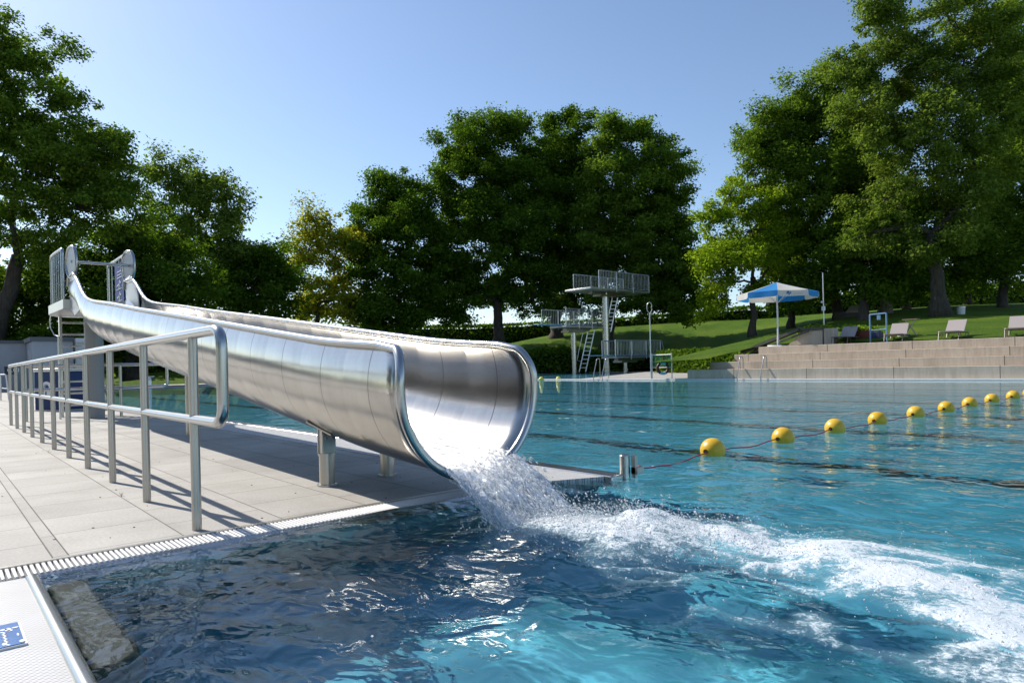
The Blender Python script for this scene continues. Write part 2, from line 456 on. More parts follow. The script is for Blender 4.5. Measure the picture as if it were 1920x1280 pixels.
M_FLOOR = varied('pool_floor_water_tint', (.052,.35,.48), (.095,.42,.55), 2.2, .6)  # turquoise puts the light absorbed by the water into the floor colour
M_WALL = varied('pool_wall_water_tint', (.05,.22,.30), (.07,.27,.36), 1.5, .5)  # the water's absorption is put into the wall colour too
M_LANE = mat('lane_marking_paint', (.006,.010,.016), .6)
ZF = -0.92
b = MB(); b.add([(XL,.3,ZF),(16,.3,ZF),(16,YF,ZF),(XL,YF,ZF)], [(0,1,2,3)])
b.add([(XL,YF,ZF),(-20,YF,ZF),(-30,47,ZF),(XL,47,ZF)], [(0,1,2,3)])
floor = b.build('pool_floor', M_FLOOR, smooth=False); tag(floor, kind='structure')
b = MB()
for y in (6.35, 9.1, 11.85, 14.6, 17.35, 20.1, 22.85):
    b.box(XL+2, 14, y-.13, y+.13, ZF+.001, ZF+.006)
lanes = b.build('lane_markings', M_LANE, smooth=False); tag(lanes, kind='structure')
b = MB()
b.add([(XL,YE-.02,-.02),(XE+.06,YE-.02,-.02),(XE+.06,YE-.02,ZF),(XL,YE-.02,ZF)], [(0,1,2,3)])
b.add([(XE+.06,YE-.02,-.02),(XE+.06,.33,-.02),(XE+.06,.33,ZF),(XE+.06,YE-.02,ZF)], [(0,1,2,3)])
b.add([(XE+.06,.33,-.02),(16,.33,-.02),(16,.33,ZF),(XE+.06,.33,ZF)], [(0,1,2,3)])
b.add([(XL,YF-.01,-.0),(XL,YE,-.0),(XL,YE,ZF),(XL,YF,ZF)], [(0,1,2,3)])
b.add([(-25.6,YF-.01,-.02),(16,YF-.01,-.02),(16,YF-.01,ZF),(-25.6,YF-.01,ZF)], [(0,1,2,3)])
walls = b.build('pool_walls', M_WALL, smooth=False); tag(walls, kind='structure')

# ------------------------------------------------------------------ setting: water
WR = np.random.default_rng(5)
WAVES = []
for i in range(44):
    L = math.exp(WR.uniform(math.log(.42), math.log(2.2))); a = WR.normal(0.0, .95); WAVES.append((L, a, WR.uniform(0, 6.28), WR.uniform(.6,1.3)))
def wave(X, Y):
    D = X*FWD[0] + Y*FWD[1]
    dj = np.hypot((X+2.2)/1.6, (Y-2.4)/1.1)
    amp = .75 + 1.0*np.exp(-dj**2*.5)
    amp = amp*np.clip((15-D)/8, 0, 1)
    edge = np.clip((Y-.36)/.5, .12, 1)
    Z = np.zeros_like(X)
    wx = X + .12*np.sin(Y*2.3) ; wy = Y + .12*np.sin(X*1.9+1)
    for L, a, ph, am in WAVES:
        k = 2*PI/L; fade = np.clip((2 + L*12 - D)/3, 0, 1)
        Z += am*.00155*L**.95*np.sin(k*(wx*math.cos(a)+wy*math.sin(a))+ph)*fade
    # rings running out from where the jet strikes
    r = np.hypot(X+2.75, Y-2.45)
    Z += .0035*np.sin(r*2*PI/.50 - 1.0 + 1.2*np.sin(Y*3+X))*np.exp(-(r-.9)**2*1.1)
    return Z*amp*edge - .012
def water():
    gx = np.unique(np.concatenate([np.geomspace(5.5, 46-.5, 70)*-1 + .0, [XL], np.arange(-5.6, 1.6, .033), np.geomspace(1.6, 14, 40)]))
    gx = np.unique(np.append(gx, XE+.012)); gx = np.sort(gx)
    gy = np.unique(np.concatenate([np.arange(.335, 6.2, .033), [YE-.005], np.geomspace(6.2, 47, 150)]))
    X, Y = np.meshgrid(gx, gy); Z = wave(X, Y); nx = len(gx)
    cx = (gx[:-1]+gx[1:])/2; cy = (gy[:-1]+gy[1:])/2
    CX, CY = np.meshgrid(cx, cy)
    ok = ~((CX < XE+.012) & (CY < YE-.005)) & ~((CY > YF+.1) & (CX > -24))
    jj, ii = np.nonzero(ok)
    fs = np.stack([jj*nx+ii, jj*nx+ii+1, (jj+1)*nx+ii+1, (jj+1)*nx+ii], -1)
    me = bpy.data.meshes.new('water'); me.from_pydata(np.stack([X,Y,Z],-1).reshape(-1,3).tolist(), [], fs.tolist()); me.update()
    m = bpy.data.materials.new('pool_water'); m.use_nodes = True; k = N(m); k.n.remove(k.b)
    g = k('ShaderNodeBsdfGlass'); g.inputs['IOR'].default_value = 1.33; g.inputs['Roughness'].default_value = 0.0
    g.inputs['Color'].default_value = (.93,.985,1,1)
    v = k.coord((1.0, 1.25, 1)); 
    n1 = k.noise(v, 1.9, 2, .5, .8); n2 = k.noise(v, 5.5, 2, .5, .7); n3 = k.noise(k.coord((1,1.3,1)), 26, 2, .5, .3)
    nn = k.bump(n1, .046); nn = k.bump(n2, .017, 1, nn); nn = k.bump(n3, .0012, 1, nn)
    k.link(nn, g.inputs['Normal']); k.link(g.outputs[0], k.n['Material Output'].inputs['Surface'])
    o = link_mesh('pool_water', me, m, angle=0); tag(o, kind='structure')
    o.cycles.is_caustics_caster = True
water()
for o in (floor, lanes, walls, ledge, lip): o.cycles.is_caustics_receiver = True

# ------------------------------------------------------------------ overflow grate with white ribs along the deck tongue
g = thing('overflow_grate', (-3.7,1.5,0), 'long white ribbed overflow grate running along the deck edge below the slide', 'grate')
b = MB(); y = -.33
while y < 3.30:
    b.box(-3.765, -3.575, y, y+.0145, -.06, .0); y += .0225
b.build('rib', M_WHITE, g, bevel=.004)
b = MB(); b.box(-3.797, -3.769, -.35, 3.30, -.2, .004); b.build('frame', M_DULL, g)
b = MB(); b.box(-3.768, -3.572, -.35, 3.30, -.2, -.05); b.build('channel', mat('channel_grey',(.20,.20,.20),.7), g)
# drain slots in the paving
g = thing('slot_drain', (-9,.45,0), 'narrow double slot drain line running through the beige paving', 'drain')
b = MB(); b.box(-30,-3.81,.415,.421,-.02,.0015); b.box(-30,-3.81,.478,.484,-.02,.0015); b.build('slot', M_DARK, g)
b = MB(); b.box(-30,-3.81,.424,.475,-.02,.001); b.build('cover', M_PAVE, g)
# expansion joints seen as long lines
# ------------------------------------------------------------------ pictogram tile
t = thing('pictogram_tile', (-2.8,.17,0), 'blue tile with white swimming pictograms set in the white perforated floor', 'sign tile')
def tp(u, w): return (-2.891 + u*.251, -.032 + w*.25)     # tile coordinates
b = MB(); b.prism([tp(0,0),tp(1,0),tp(1,1),tp(0,1)], -.01, .007); b.build('rim', M_WHITE, t)
M_TILE = varied('blue_tile', (.03,.12,.36), (.05,.19,.46), 9, .35)
b = MB(); b.prism([tp(.02,.03),tp(.98,.03),tp(.98,.97),tp(.02,.97)], 0, .0095); b.build('panel', M_TILE, t)
b = MB()
zz = [(.36+.066*i, .79+(.022 if i % 2 else -.022)) for i in range(10)]
for p, q in zip(zz[:-1], zz[1:]):
    a = np.array(tp(*p)); c = np.array(tp(*q)); d = (c-a)/np.linalg.norm(c-a); e = np.array([-d[1],d[0]])*.0035
    b.prism([tuple(a-e-d*.003), tuple(c-e+d*.003), tuple(c+e+d*.003), tuple(a+e-d*.003)], .008, .0105)
b.build('wave_mark', M_WMARK, t, smooth=False)
def blobs(L):
    b = MB()
    for u, w, ru, rw in L: b.prism([tp(u+ru*math.cos(2*PI*i/14), w+rw*math.sin(2*PI*i/14)) for i in range(14)], .008, .0108)
    b.build('pictogram', M_WMARK, t, smooth=False)
blobs([(.30,.845,.075,.035),(.27,.80,.03,.05),(.36,.86,.03,.035)])
blobs([(.27,.925,.025,.04)])
blobs([(.60,.93,.06,.012)])
blobs([(.90,.95,.05,.03)])
blobs([(.88,.765,.05,.02)])

# ------------------------------------------------------------------ near handrail
HR = thing('handrail', (-3.9,1.08,0), 'long stainless steel handrail on many posts standing on the paving before the slide', 'handrail')
b = MB(); p = fillet([(-16.2,1.08,.62),(-16.2,1.08,1.07),(-3.36,1.08,1.07),(-3.36,1.08,.585),(-15.1,1.08,.585)], .11, 9)
# top rail with its bent end, flattened hand section
b.tube(fillet([(-15.1,1.08,1.065),(-3.42,1.08,1.065),(-3.42,1.08,.60),(-3.9,1.08,.60)], .10, 9), .0275, 16)
b.build('top_rail', M_TUBE, HR)
b = MB(); b.tube([(-15.1,1.08,.60),(-3.902,1.08,.60)], .024, 14); b.build('mid_rail', M_TUBE, HR)
xs = [-3.9-1.118*i for i in range(11)]
first = None
for x in xs:
    if first is None:
        b = MB(); pr = []
        for i in range(40):      # two tubes drawn as one profile with a groove
            w = 2*PI*i/40; rr = .016 + .009*abs(math.sin(w + .35))**.8
            pr.append((x + rr*math.cos(w), 1.08 + rr*math.sin(w)))
        b.prism(pr, 0, 1.045)
        first = b.build('post', M_DULL, HR)
    else:
        c = first.copy(); COL.objects.link(c); c.parent = HR; c.location.x = x - xs[0]

# second handrail closing off the ladder
X2 = -15.6
H2 = thing('handrail', (X2,2.5,0), 'shorter stainless steel handrail with a looped end behind the slide column', 'handrail')
b = MB(); b.tube(fillet([(X2-.35,1.35,1.065),(X2,3.80,1.065),(X2,3.80,.60),(X2-.35,1.35,.60)], .09, 8), .032, 14); b.build('rail', M_TUBE, H2)
for y in (1.38, 2.95):
    b = MB(); b.cyl(X2-.35*(3.8-y)/2.45, y, 0, 1.05, .028, 14); b.build('post', M_DULL, H2)

# weeds in the joints and small litter on the slabs
for (x, y, n, h, lab) in [(-5.39,.998,26,.035,'small weed growing in a paving joint closer to the ribbed grate'),(-9.25,.995,22,.05,'small weed growing in a paving joint among the handrail posts')]:
    b = MB()
    for i in range(n):
        a = rng.uniform(0,6.28); l = rng.uniform(.5,1)*h; bx_ = x+rng.uniform(-.01,.01)
        b.add([(bx_-.002,y,0),(bx_+.002,y,0),(bx_+math.cos(a)*l*.6+.001,y+math.sin(a)*l*.6,l),(bx_+math.cos(a)*l*.6-.001,y+math.sin(a)*l*.6,l)],[(0,1,2,3)])
    o = b.build('weed', mat('weed_green',(.14,.17,.04),.8), smooth=False); tag(o, lab, 'weed', 'weeds in the paving joints')
b = MB()
for i in range(150):
    x = -3.9 - rng.random()**1.5*11; y = rng.uniform(-1.5,3.2); r = rng.uniform(.003,.010); n = rng.randint(4,6); a0 = rng.uniform(0,6)
    b.prism([(x+r*rng.uniform(.4,1.2)*math.cos(a0+2*PI*k/n), y+r*rng.uniform(.4,1)*math.sin(a0+2*PI*k/n)) for k in range(n)], .0005, .003)
o = b.build('leaf_litter', mat('litter_brown',(.07,.055,.04),.9), smooth=False); tag(o, 'tiny dry leaf crumbs scattered over the paving slabs', 'litter', kind='stuff')

# ------------------------------------------------------------------ the slide
YC = 2.45; RC = .50; RH = .462     # RC: radius of the half pipe, RH: half distance of its rails
SL = thing('water_slide', (-9,YC,0), 'wide stainless steel half-pipe slide running down over the deck edge into the pool', 'slide')
rx = np.array([-14.25,-13.9,-13.6,-13.3,-13.0,-12.5,-11,-9.6,-7.7,-6.3,-5.2,-4.2,-3.6,-3.2])
rz = np.array([ 2.66, 2.50, 2.32, 2.19, 2.11, 2.03,1.86,1.68,1.455,1.285,1.15,1.03,.985,.965])
bx = np.array([-14.75,-14.4,-14.0,-13.6,-13.2,-12.7,-11,-9.6,-7.7,-6.3,-5.2,-4.2,-3.6,-3.2])
bz = np.array([ 2.12, 1.93, 1.74, 1.57, 1.45, 1.35,1.10,.92,.69,.52,.385,.265,.215,.19])
def railz(x): return float(np.interp(x, rx, rz))
def botz(x): return float(np.interp(x, bx, bz))
def smooth_path(f, x):
    return (f(x-.25)+2*f(x-.12)+3*f(x)+2*f(x+.12)+f(x+.25))/9
def xend(h):     # h: 0 at the bottom .. 1 at the rail
    return -3.20 - (.0 if h < .74 else .16*(1-math.sqrt(max(0, 1-((h-.74)/.26)**2))))
def chute(name, r, z_off, x_in=0):
    PH = math.radians(26); prof = [('a', -(PI/2+PH) + (PI+2*PH)*i/160) for i in range(161)]
    xs = np.concatenate([np.linspace(-14.75,-12.6,22), np.linspace(-12.4,-3.2,62)])
    v = []; m = len(prof)
    for x0 in xs:
        for _, w in prof:
            ht = (1-math.cos(w))/(1+math.sin(PH))     # 0 bottom .. 1 rail
            x = x0; t = (x0+4.6)/1.4
            if t > 0: x = -4.6 + t*(xend(ht)+4.6)
            zr = smooth_path(railz, max(x,-14.25)); zb = smooth_path(botz, x); tot = max(zr-zb, .5)
            v.append((x, YC + RC*math.sin(w), zb + tot*ht))
    fs = [(j*m+i, j*m+i+1, (j+1)*m+i+1, (j+1)*m+i) for j in range(len(xs)-1) for i in range(m-1)]
    bb = MB(); bb.add(v, fs); o = bb.build(name, M_CHUTE, SL, angle=0); 
    sm = o.modifiers.new('thickness', 'SOLIDIFY'); sm.thickness = .008; sm.offset = -1
    return o, v, m, len(xs)
chute_o, cv, cm, cn = chute('chute', RH, 0)
# rim tube: near rail, around the mouth, far rail
rim = []
xx = np.concatenate([np.linspace(-14.25,-12.6,18), np.linspace(-12.4,-3.62,40)])
for x in xx: rim.append((x, YC-RH, smooth_path(railz, x)+.012))
endp = [cv[(cn-1)*cm+i] for i in range(cm)]
rim += [(-3.50,YC-RH,smooth_path(railz,-3.5)+.010)]
rim += [(p[0]+.0, p[1], p[2]) for p in endp[1:-1]]
rim += [(-3.50,YC+RH,smooth_path(railz,-3.5)+.010)]
for x in xx[::-1]: rim.append((x, YC+RH, smooth_path(railz, x)+.012))
b = MB(); b.tube(rim, .0265, 16); b.build('rim_tube', M_TUBE, SL, angle=0)
# supports
def support(y, x, top, bracket):
    b = MB(); b.cyl(x, y, 0, top, .056, 20); b.cyl(x, y, top-.012, top+.006, .063, 20); b.cyl(x,y,0,.012,.075,20)
    s = b.build('support_post', M_DULL, SL)
    if bracket:
        zb = botz(x) + RC - math.sqrt(max(0, RC**2-(y-YC)**2))
        b = MB()
        for dx in (-.034, .034): b.box(x+dx-.006, x+dx+.006, y-.052, y+.052, top+.006, zb+.05)
        b.box(x-.0275, x+.0275, y-.045, y+.045, top+.0065, zb+.03)
        n_ = 16; pr = [(-.050,top+.0075),(.050,top+.0075)] + [(.050*math.cos(PI*k/n_), top+.13+.05*math.sin(PI*k/n_)) for k in range(n_+1)]
        m_ = len(pr)
        b.add([(x+.041,y+u,z) for u,z in pr] + [(x+.050,y+u,z) for u,z in pr], [tuple(range(m_-1,-1,-1)), tuple(range(m_,2*m_))] + [(q,(q+1) % m_,m_+(q+1) % m_,m_+q) for q in range(m_)])
        b.obox((x-.12,y-.05,zb+.085),(x+.12,y+.03,zb-.005),.13,.012)
        br = b.build('bracket', M_DULL, s)
        for dy in (-.024,.024):
            b = MB(); b.tube([(x+.050,y+dy,top+.12),(x+.060,y+dy,top+.12)], .009, 8); b.build('bolt', M_TUBE, s)
support(2.20, -4.66, .235, True)
support(2.74, -4.72, .34, False)
support(2.71, -9.98, .93, False)
b = MB(); b.cyl(-15.75, 2.5, 0, 2.1, .165, 32); b.build('main_column', M_COLUMN, SL)
# platform
pl = MB()
outline = []
for k in range(13):
    w = PI/2 + PI*k/12*.0
outline = fillet([(-14.7,1.86,0),(-16.45,1.80,0),(-16.95,2.10,0),(-16.95,3.02,0),(-14.7,3.02,0)], .30, 8)
pl.prism([(p[0],p[1]) for p in outline][::-1], 2.10, 2.27); pl.build('platform', M_DULL, SL)
# fins at the start
def fin(y, dy):
    def P(x, z, o): 
        u = (x+14.85)/.42
        return (x, y + dy*(u-.4) + o, z)
    def plate(pts, name, par):
        n = len(pts); b = MB()
        b.add([P(x,z,-.008) for x,z in pts] + [P(x,z,.008) for x,z in pts], [tuple(range(n)), tuple(range(2*n-1,n-1,-1))] + [(i, n+i, n+(i+1) % n, (i+1) % n) for i in range(n)])
        return b.build(name, M_STEEL, par)
    out = []
    for k in range(30):
        w = 2*PI*k/30
        out.append((-14.64 + .21*math.copysign(abs(math.sin(w))**.85, math.sin(w)), 2.95 - .29*math.cos(w)))
    f = plate(out, 'side_fin', SL); f.data.materials[0] = M_SATIN
    b = MB(); b.tube([P(x,z,0) for x,z in out], .026, 10, closed=True); b.build('fin_rim', M_TUBE, f, angle=0)
    pts = [(-14.72,2.1),(-14.85,2.62),(-14.72,2.69),(-14.45,2.71),(-14.25,2.66),(-14.0,2.5),(-13.8,2.3),(-13.8,2.0),(-14.3,1.95)]
    n = len(pts); b = MB()
    b.add([(x, y-.008, z) for x, z in pts] + [(x, y+.008, z) for x, z in pts], [tuple(range(n)), tuple(range(2*n-1,n-1,-1))] + [(i, n+i, n+(i+1) % n, (i+1) % n) for i in range(n)])
    sp2 = b.build('side_plate', M_SATIN, SL)
    b = MB(); b.tube(fillet([(-14.86,y-.03,2.52),(-14.84,y-.02,2.69),(-14.45,y,2.725),(-14.25,y,2.668)], .06), .026, 10); b.build('plate_rim', M_TUBE, sp2)
fin(YC-RH, .10)
fin(YC+RH, .13)

b = MB(); b.tube([(-14.62,YC-RH,2.96),(-14.62,YC+RH,2.96)], .028, 12); b.build('cross_bar', M_TUBE, SL)
# guard rails of the platform
def guard(pts, n, name='guard_rail'):
    b = MB(); top = [(x,y,3.24) for x,y in pts]
    b.tube(fillet([(pts[0][0],pts[0][1],2.27)] + top + [(pts[-1][0],pts[-1][1],2.27)], .09, 7), .028, 12)
    gr = b.build(name, M_TUBE, SL)
    b = MB(); d = [0]
    for p, q in zip(pts[:-1], pts[1:]): d.append(d[-1]+math.dist(p,q))
    for k in range(1, n+1):
        s = d[-1]*k/(n+1)
        x = np.interp(s, d, [p[0] for p in pts]); y = np.interp(s, d, [p[1] for p in pts])
        b = MB(); b.cyl(x, y, 2.27, 3.23, .011, 8); b.build('baluster', M_TUBE, gr)
guard([(-14.95,1.90),(-15.7,1.86),(-16.1,1.86)], 5)
guard([(-14.95,2.96),(-15.9,2.96),(-16.75,2.96)], 4)
# sign panel on the far guard rail
b = MB(); b.box(-15.85,-15.02,2.915,2.927,2.30,3.10); sp = b.build('sign_panel', mat('sign_blue',(.008,.055,.24),.7), SL)
b = MB()
def bar(x0,z0,x1,z1,w=.03): b.obox((x0,2.911,z0),(x1,2.911,z1), .004, w)
for k in range(3):
    for q in range(4):
        x = -15.62+.1*q; z = 2.93-.06*k; bar(x, z+(.02 if q%2 else -.0), x+.1, z+(.0 if q%2 else .02), .018)
b.build('wave_mark', M_WMARK, sp); b = MB(); bar(-15.45,3.05,-15.15,3.05,.04); b.build('lettering', M_WMARK, sp)
for z in (2.66,2.42):
    b = MB(); bar(-15.65,z,-15.25,z+.06,.03); bar(-15.45,z-.06,-15.38,z+.10,.05); bar(-15.7,z-.07,-15.2,z-.07,.015); b.build('pictogram', M_WMARK, sp)
# ladder
LX = -16.9
b = MB(); 
for y in (2.08, 2.80): b.obox((LX,y,0),(LX,y,2.12), .10, .05)
lad = b.build('ladder', M_STEEL, SL)
b = MB()
for k in range(8): 
    z = .24+.25*k
    b.box(LX-.06, LX+.06, 2.10, 2.78, z-.018, z+.018)
b.build('rung', M_STEEL, lad)
b = MB(); b.tube([(-16.2,1.84,2.10),(-16.35,1.84,2.0),(-16.4,1.85,1.85),(-16.3,1.9,1.70),(-16.15,1.95,1.66)], .010, 8); b.tube([(-16.12,1.95,1.66),(-16.12,1.95,0)], .02, 8)
b.build('cable', M_GALV, SL)

# ------------------------------------------------------------------ water coming down the slide, jet, foam
def foam_mat(name, lo, hi, grain, col=(.90,.93,.95)):
    m = bpy.data.materials.new(name); m.use_nodes = True; k = N(m)
    k.b.inputs['Roughness'].default_value = .4
    a = k('ShaderNodeAttribute', attribute_name='foam')
    n = k.noise(k.coord(), grain, 4, .7); n5 = k.noise(k.coord(), 17, 4, .6, .8)
    f = k.math('ADD', a.outputs['Fac'], k.math('ADD', k.math('MULTIPLY', k.math('SUBTRACT', n, .5), .75), k.math('MULTIPLY', k.math('SUBTRACT', n5, .5), 1.0)))
    mr = k('ShaderNodeMapRange'); mr.inputs[1].default_value = lo; mr.inputs[2].default_value = hi; k.link(f, mr.inputs[0])
    milk = k('ShaderNodeMapRange'); milk.inputs[1].default_value = .16; milk.inputs[2].default_value = .75; milk.inputs[4].default_value = .45; k.link(a.outputs['Fac'], milk.inputs[0])
    al = k.math('MAXIMUM', mr.outputs[0], milk.outputs[0])
    k.link(k.mix(mr.outputs[0], (.38,.66,.74), col), k.b.inputs['Base Color'])
    t = k('ShaderNodeBsdfTransparent'); mx = k('ShaderNodeMixShader'); tr = k('ShaderNodeBsdfTranslucent'); tr.inputs[0].default_value = (*col,1)
    m2 = k('ShaderNodeMixShader'); m2.inputs[0].default_value = .25; k.link(k.b.outputs[0], m2.inputs[1]); k.link(tr.outputs[0], m2.inputs[2])
    k.link(al, mx.inputs[0]); k.link(t.outputs[0], mx.inputs[1]); k.link(m2.outputs[0], mx.inputs[2])
    k.link(k.bump(n5, .012, 1, k.bump(n, .003)), k.b.inputs['Normal'])
    k.link(mx.outputs[0], k.n['Material Output'].inputs['Surface'])
    return m
def drop_mat():
    m = bpy.data.materials.new('water_drops'); m.use_nodes = True; k = N(m)
    k.b.inputs['Base Color'].default_value = (.90,.93,.95,1); k.b.inputs['Roughness'].default_value = .12
    g = k('ShaderNodeBsdfGlass'); g.inputs['IOR'].default_value = 1.33
    mx = k('ShaderNodeMixShader'); mx.inputs[0].default_value = .55
    k.link(g.outputs[0], mx.inputs[1]); k.link(k.b.outputs[0], mx.inputs[2]); k.link(mx.outputs[0], k.n['Material Output'].inputs['Surface'])
    return m
M_DROP = drop_mat()
M_FOAM = foam_mat('foam_on_water', .32, .62, 60)

def foam_centre(s_):
    return 2.50 + .125*np.clip(s_, 0, 1.9) + .03*np.sin(s_*1.7+.5)
def foam_density(x, y):
    s = x + 2.85
    yc = foam_centre(s)
    w = .28 + .20*np.clip(s, 0, 1.8) + .08*np.clip(s-1.8, 0, 4)
    wx = x + .30*(fbm(x*1.6, y*1.9, 3, 21)-.5); wy = y + .34*(fbm(x*1.6+9, y*1.9, 3, 22)-.5)
    d = np.abs(wy-yc)/w
    core = np.exp(-(d*.98)**4)
    n = fbm(wx*1.9, wy*3.0, 4, 31)
    r1 = 1 - np.abs(2*fbm(wx*1.1+4, wy*2.0, 2, 41)-1)*3.8
    r2 = 1 - np.abs(2*fbm(wx*2.4+14, wy*3.6, 2, 43)-1)*4.6
    lace = np.clip(np.maximum(r1, r2*.85), 0, 1)
    near = np.clip(1.22 - s/1.2, 0, 1)*np.clip(1.25-d*.55, 0, 1)
    far = np.clip(.80*lace + 1.1*(n-.55), 0, 1)*np.clip(1.15-.14*s, .5, 1)
    dens = core*np.clip(near*(.72+.6*(n-.3)) + (1-near)*far, 0, 1)
    edge = np.exp(-(d*.62)**4)*np.clip((r2-.35)*.75, 0, .55)*np.clip(s+.2, 0, 1)
    dens = np.maximum(dens, edge)
    return np.clip(dens, 0, 1)*np.clip((s+.15)/.2, 0, 1)*np.clip((5.0-s)/1.5, 0, 1)
def foam_height(x, y):
    s = x + 2.85
    d = foam_density(x, y)
    big = np.clip(fbm(x*3.1, y*4.2, 4, 51)-.30, 0, 1)
    d = np.clip(d-.18,0,1)*1.22
    return d*(.012 +   .13*big*np.exp(-((s-.7)/.8)**2) + .03*big)
def foam():
    gx = np.arange(-3.02, 1.9, .016); gy = np.arange(1.0, 4.6, .016)
    X, Y = np.meshgrid(gx, gy); Dn = foam_density(X, Y); Z = wave(X, Y) + .003 + foam_height(X, Y) + .006*Dn*(fbm(X*22, Y*22, 2, 3)-.5)
    nx = len(gx); keep = (Dn[:-1,:-1] + Dn[1:,1:] + Dn[:-1,1:] + Dn[1:,:-1]) > .25
    jj, ii = np.nonzero(keep)
    fs = np.stack([jj*nx+ii, jj*nx+ii+1, (jj+1)*nx+ii+1, (jj+1)*nx+ii], -1)
    used = np.unique(fs); remap = -np.ones(X.size, int); remap[used] = np.arange(len(used))
    v = np.stack([X,Y,Z], -1).reshape(-1,3)[used]
    me = bpy.data.meshes.new('foam'); me.from_pydata(v.tolist(), [], remap[fs].tolist()); me.update()
    at_ = me.attributes.new('foam', 'FLOAT', 'POINT'); at_.data.foreach_set('value', Dn.reshape(-1)[used].astype(np.float32))
    o = link_mesh('foam', me, M_FOAM, angle=0)
    tag(o, 'white churning foam trail spreading over the pool from the slide jet', 'foam', kind='stuff')
foam()

ICO_V = None
def ico():
    t = (1+5**.5)/2
    v = np.array([(-1,t,0),(1,t,0),(-1,-t,0),(1,-t,0),(0,-1,t),(0,1,t),(0,-1,-t),(0,1,-t),(t,0,-1),(t,0,1),(-t,0,-1),(-t,0,1)], float)
    v /= np.linalg.norm(v[0])
    f = np.array([(0,11,5),(0,5,1),(0,1,7),(0,7,10),(0,10,11),(1,5,9),(5,11,4),(11,10,2),(10,7,6),(7,1,8),(3,9,4),(3,4,2),(3,2,6),(3,6,8),(3,8,9),(4,9,5),(2,4,11),(6,2,10),(8,6,7),(9,8,1)])
    return v, f
IV, IF = ico()
def drops(name, P, R, m, stretch=None):
    n = len(P)
    V = IV[None]*R[:,None,None]
    if stretch is not None: V = V + (V @ np.array([.85,0,-.52])[:,None])*np.array([.85,0,-.52])[None,None]*stretch[:,None,None]
    V = V + P[:,None,:]
    Fs = IF[None] + (np.arange(n)*12)[:,None,None]
    me = fast_mesh(name, V.reshape(-1,3), Fs.reshape(-1,3), 3)
    return link_mesh(name, me, m, angle=0)
def fast_mesh(name, V, Fc, k):
    me = bpy.data.meshes.new(name); nv = len(V); nf = len(Fc)
    me.vertices.add(nv); me.vertices.foreach_set('co', np.ascontiguousarray(V, np.float32).ravel())
    me.loops.add(nf*k); me.loops.foreach_set('vertex_index', np.ascontiguousarray(Fc, np.int32).ravel())
    me.polygons.add(nf); me.polygons.foreach_set('loop_start', np.arange(0, nf*k, k, dtype=np.int32))
    me.update(calc_edges=True); return me
# bubbles riding on the foam
n = 420000
px = NR.uniform(-2.95, 1.8, n); py = NR.uniform(1.0, 4.6, n); dn = foam_density(px, py)
keep = NR.random(n) < np.clip(dn-.12,0,1)**1.5*.13 + .002*np.exp(-((py-2.6)/.7)**2)*np.clip(px+3.2,0,1)
px, py, dn = px[keep], py[keep], dn[keep]
pz = wave(px, py) + foam_height(px, py) + .003
R = np.exp(NR.normal(math.log(.0017), .45, len(px)))
o = drops('foam_bubbles', np.stack([px,py,pz],-1), R, M_DROP)
tag(o, 'tiny white bubbles floating on the foam trail in front of the slide', 'bubbles', kind='stuff')
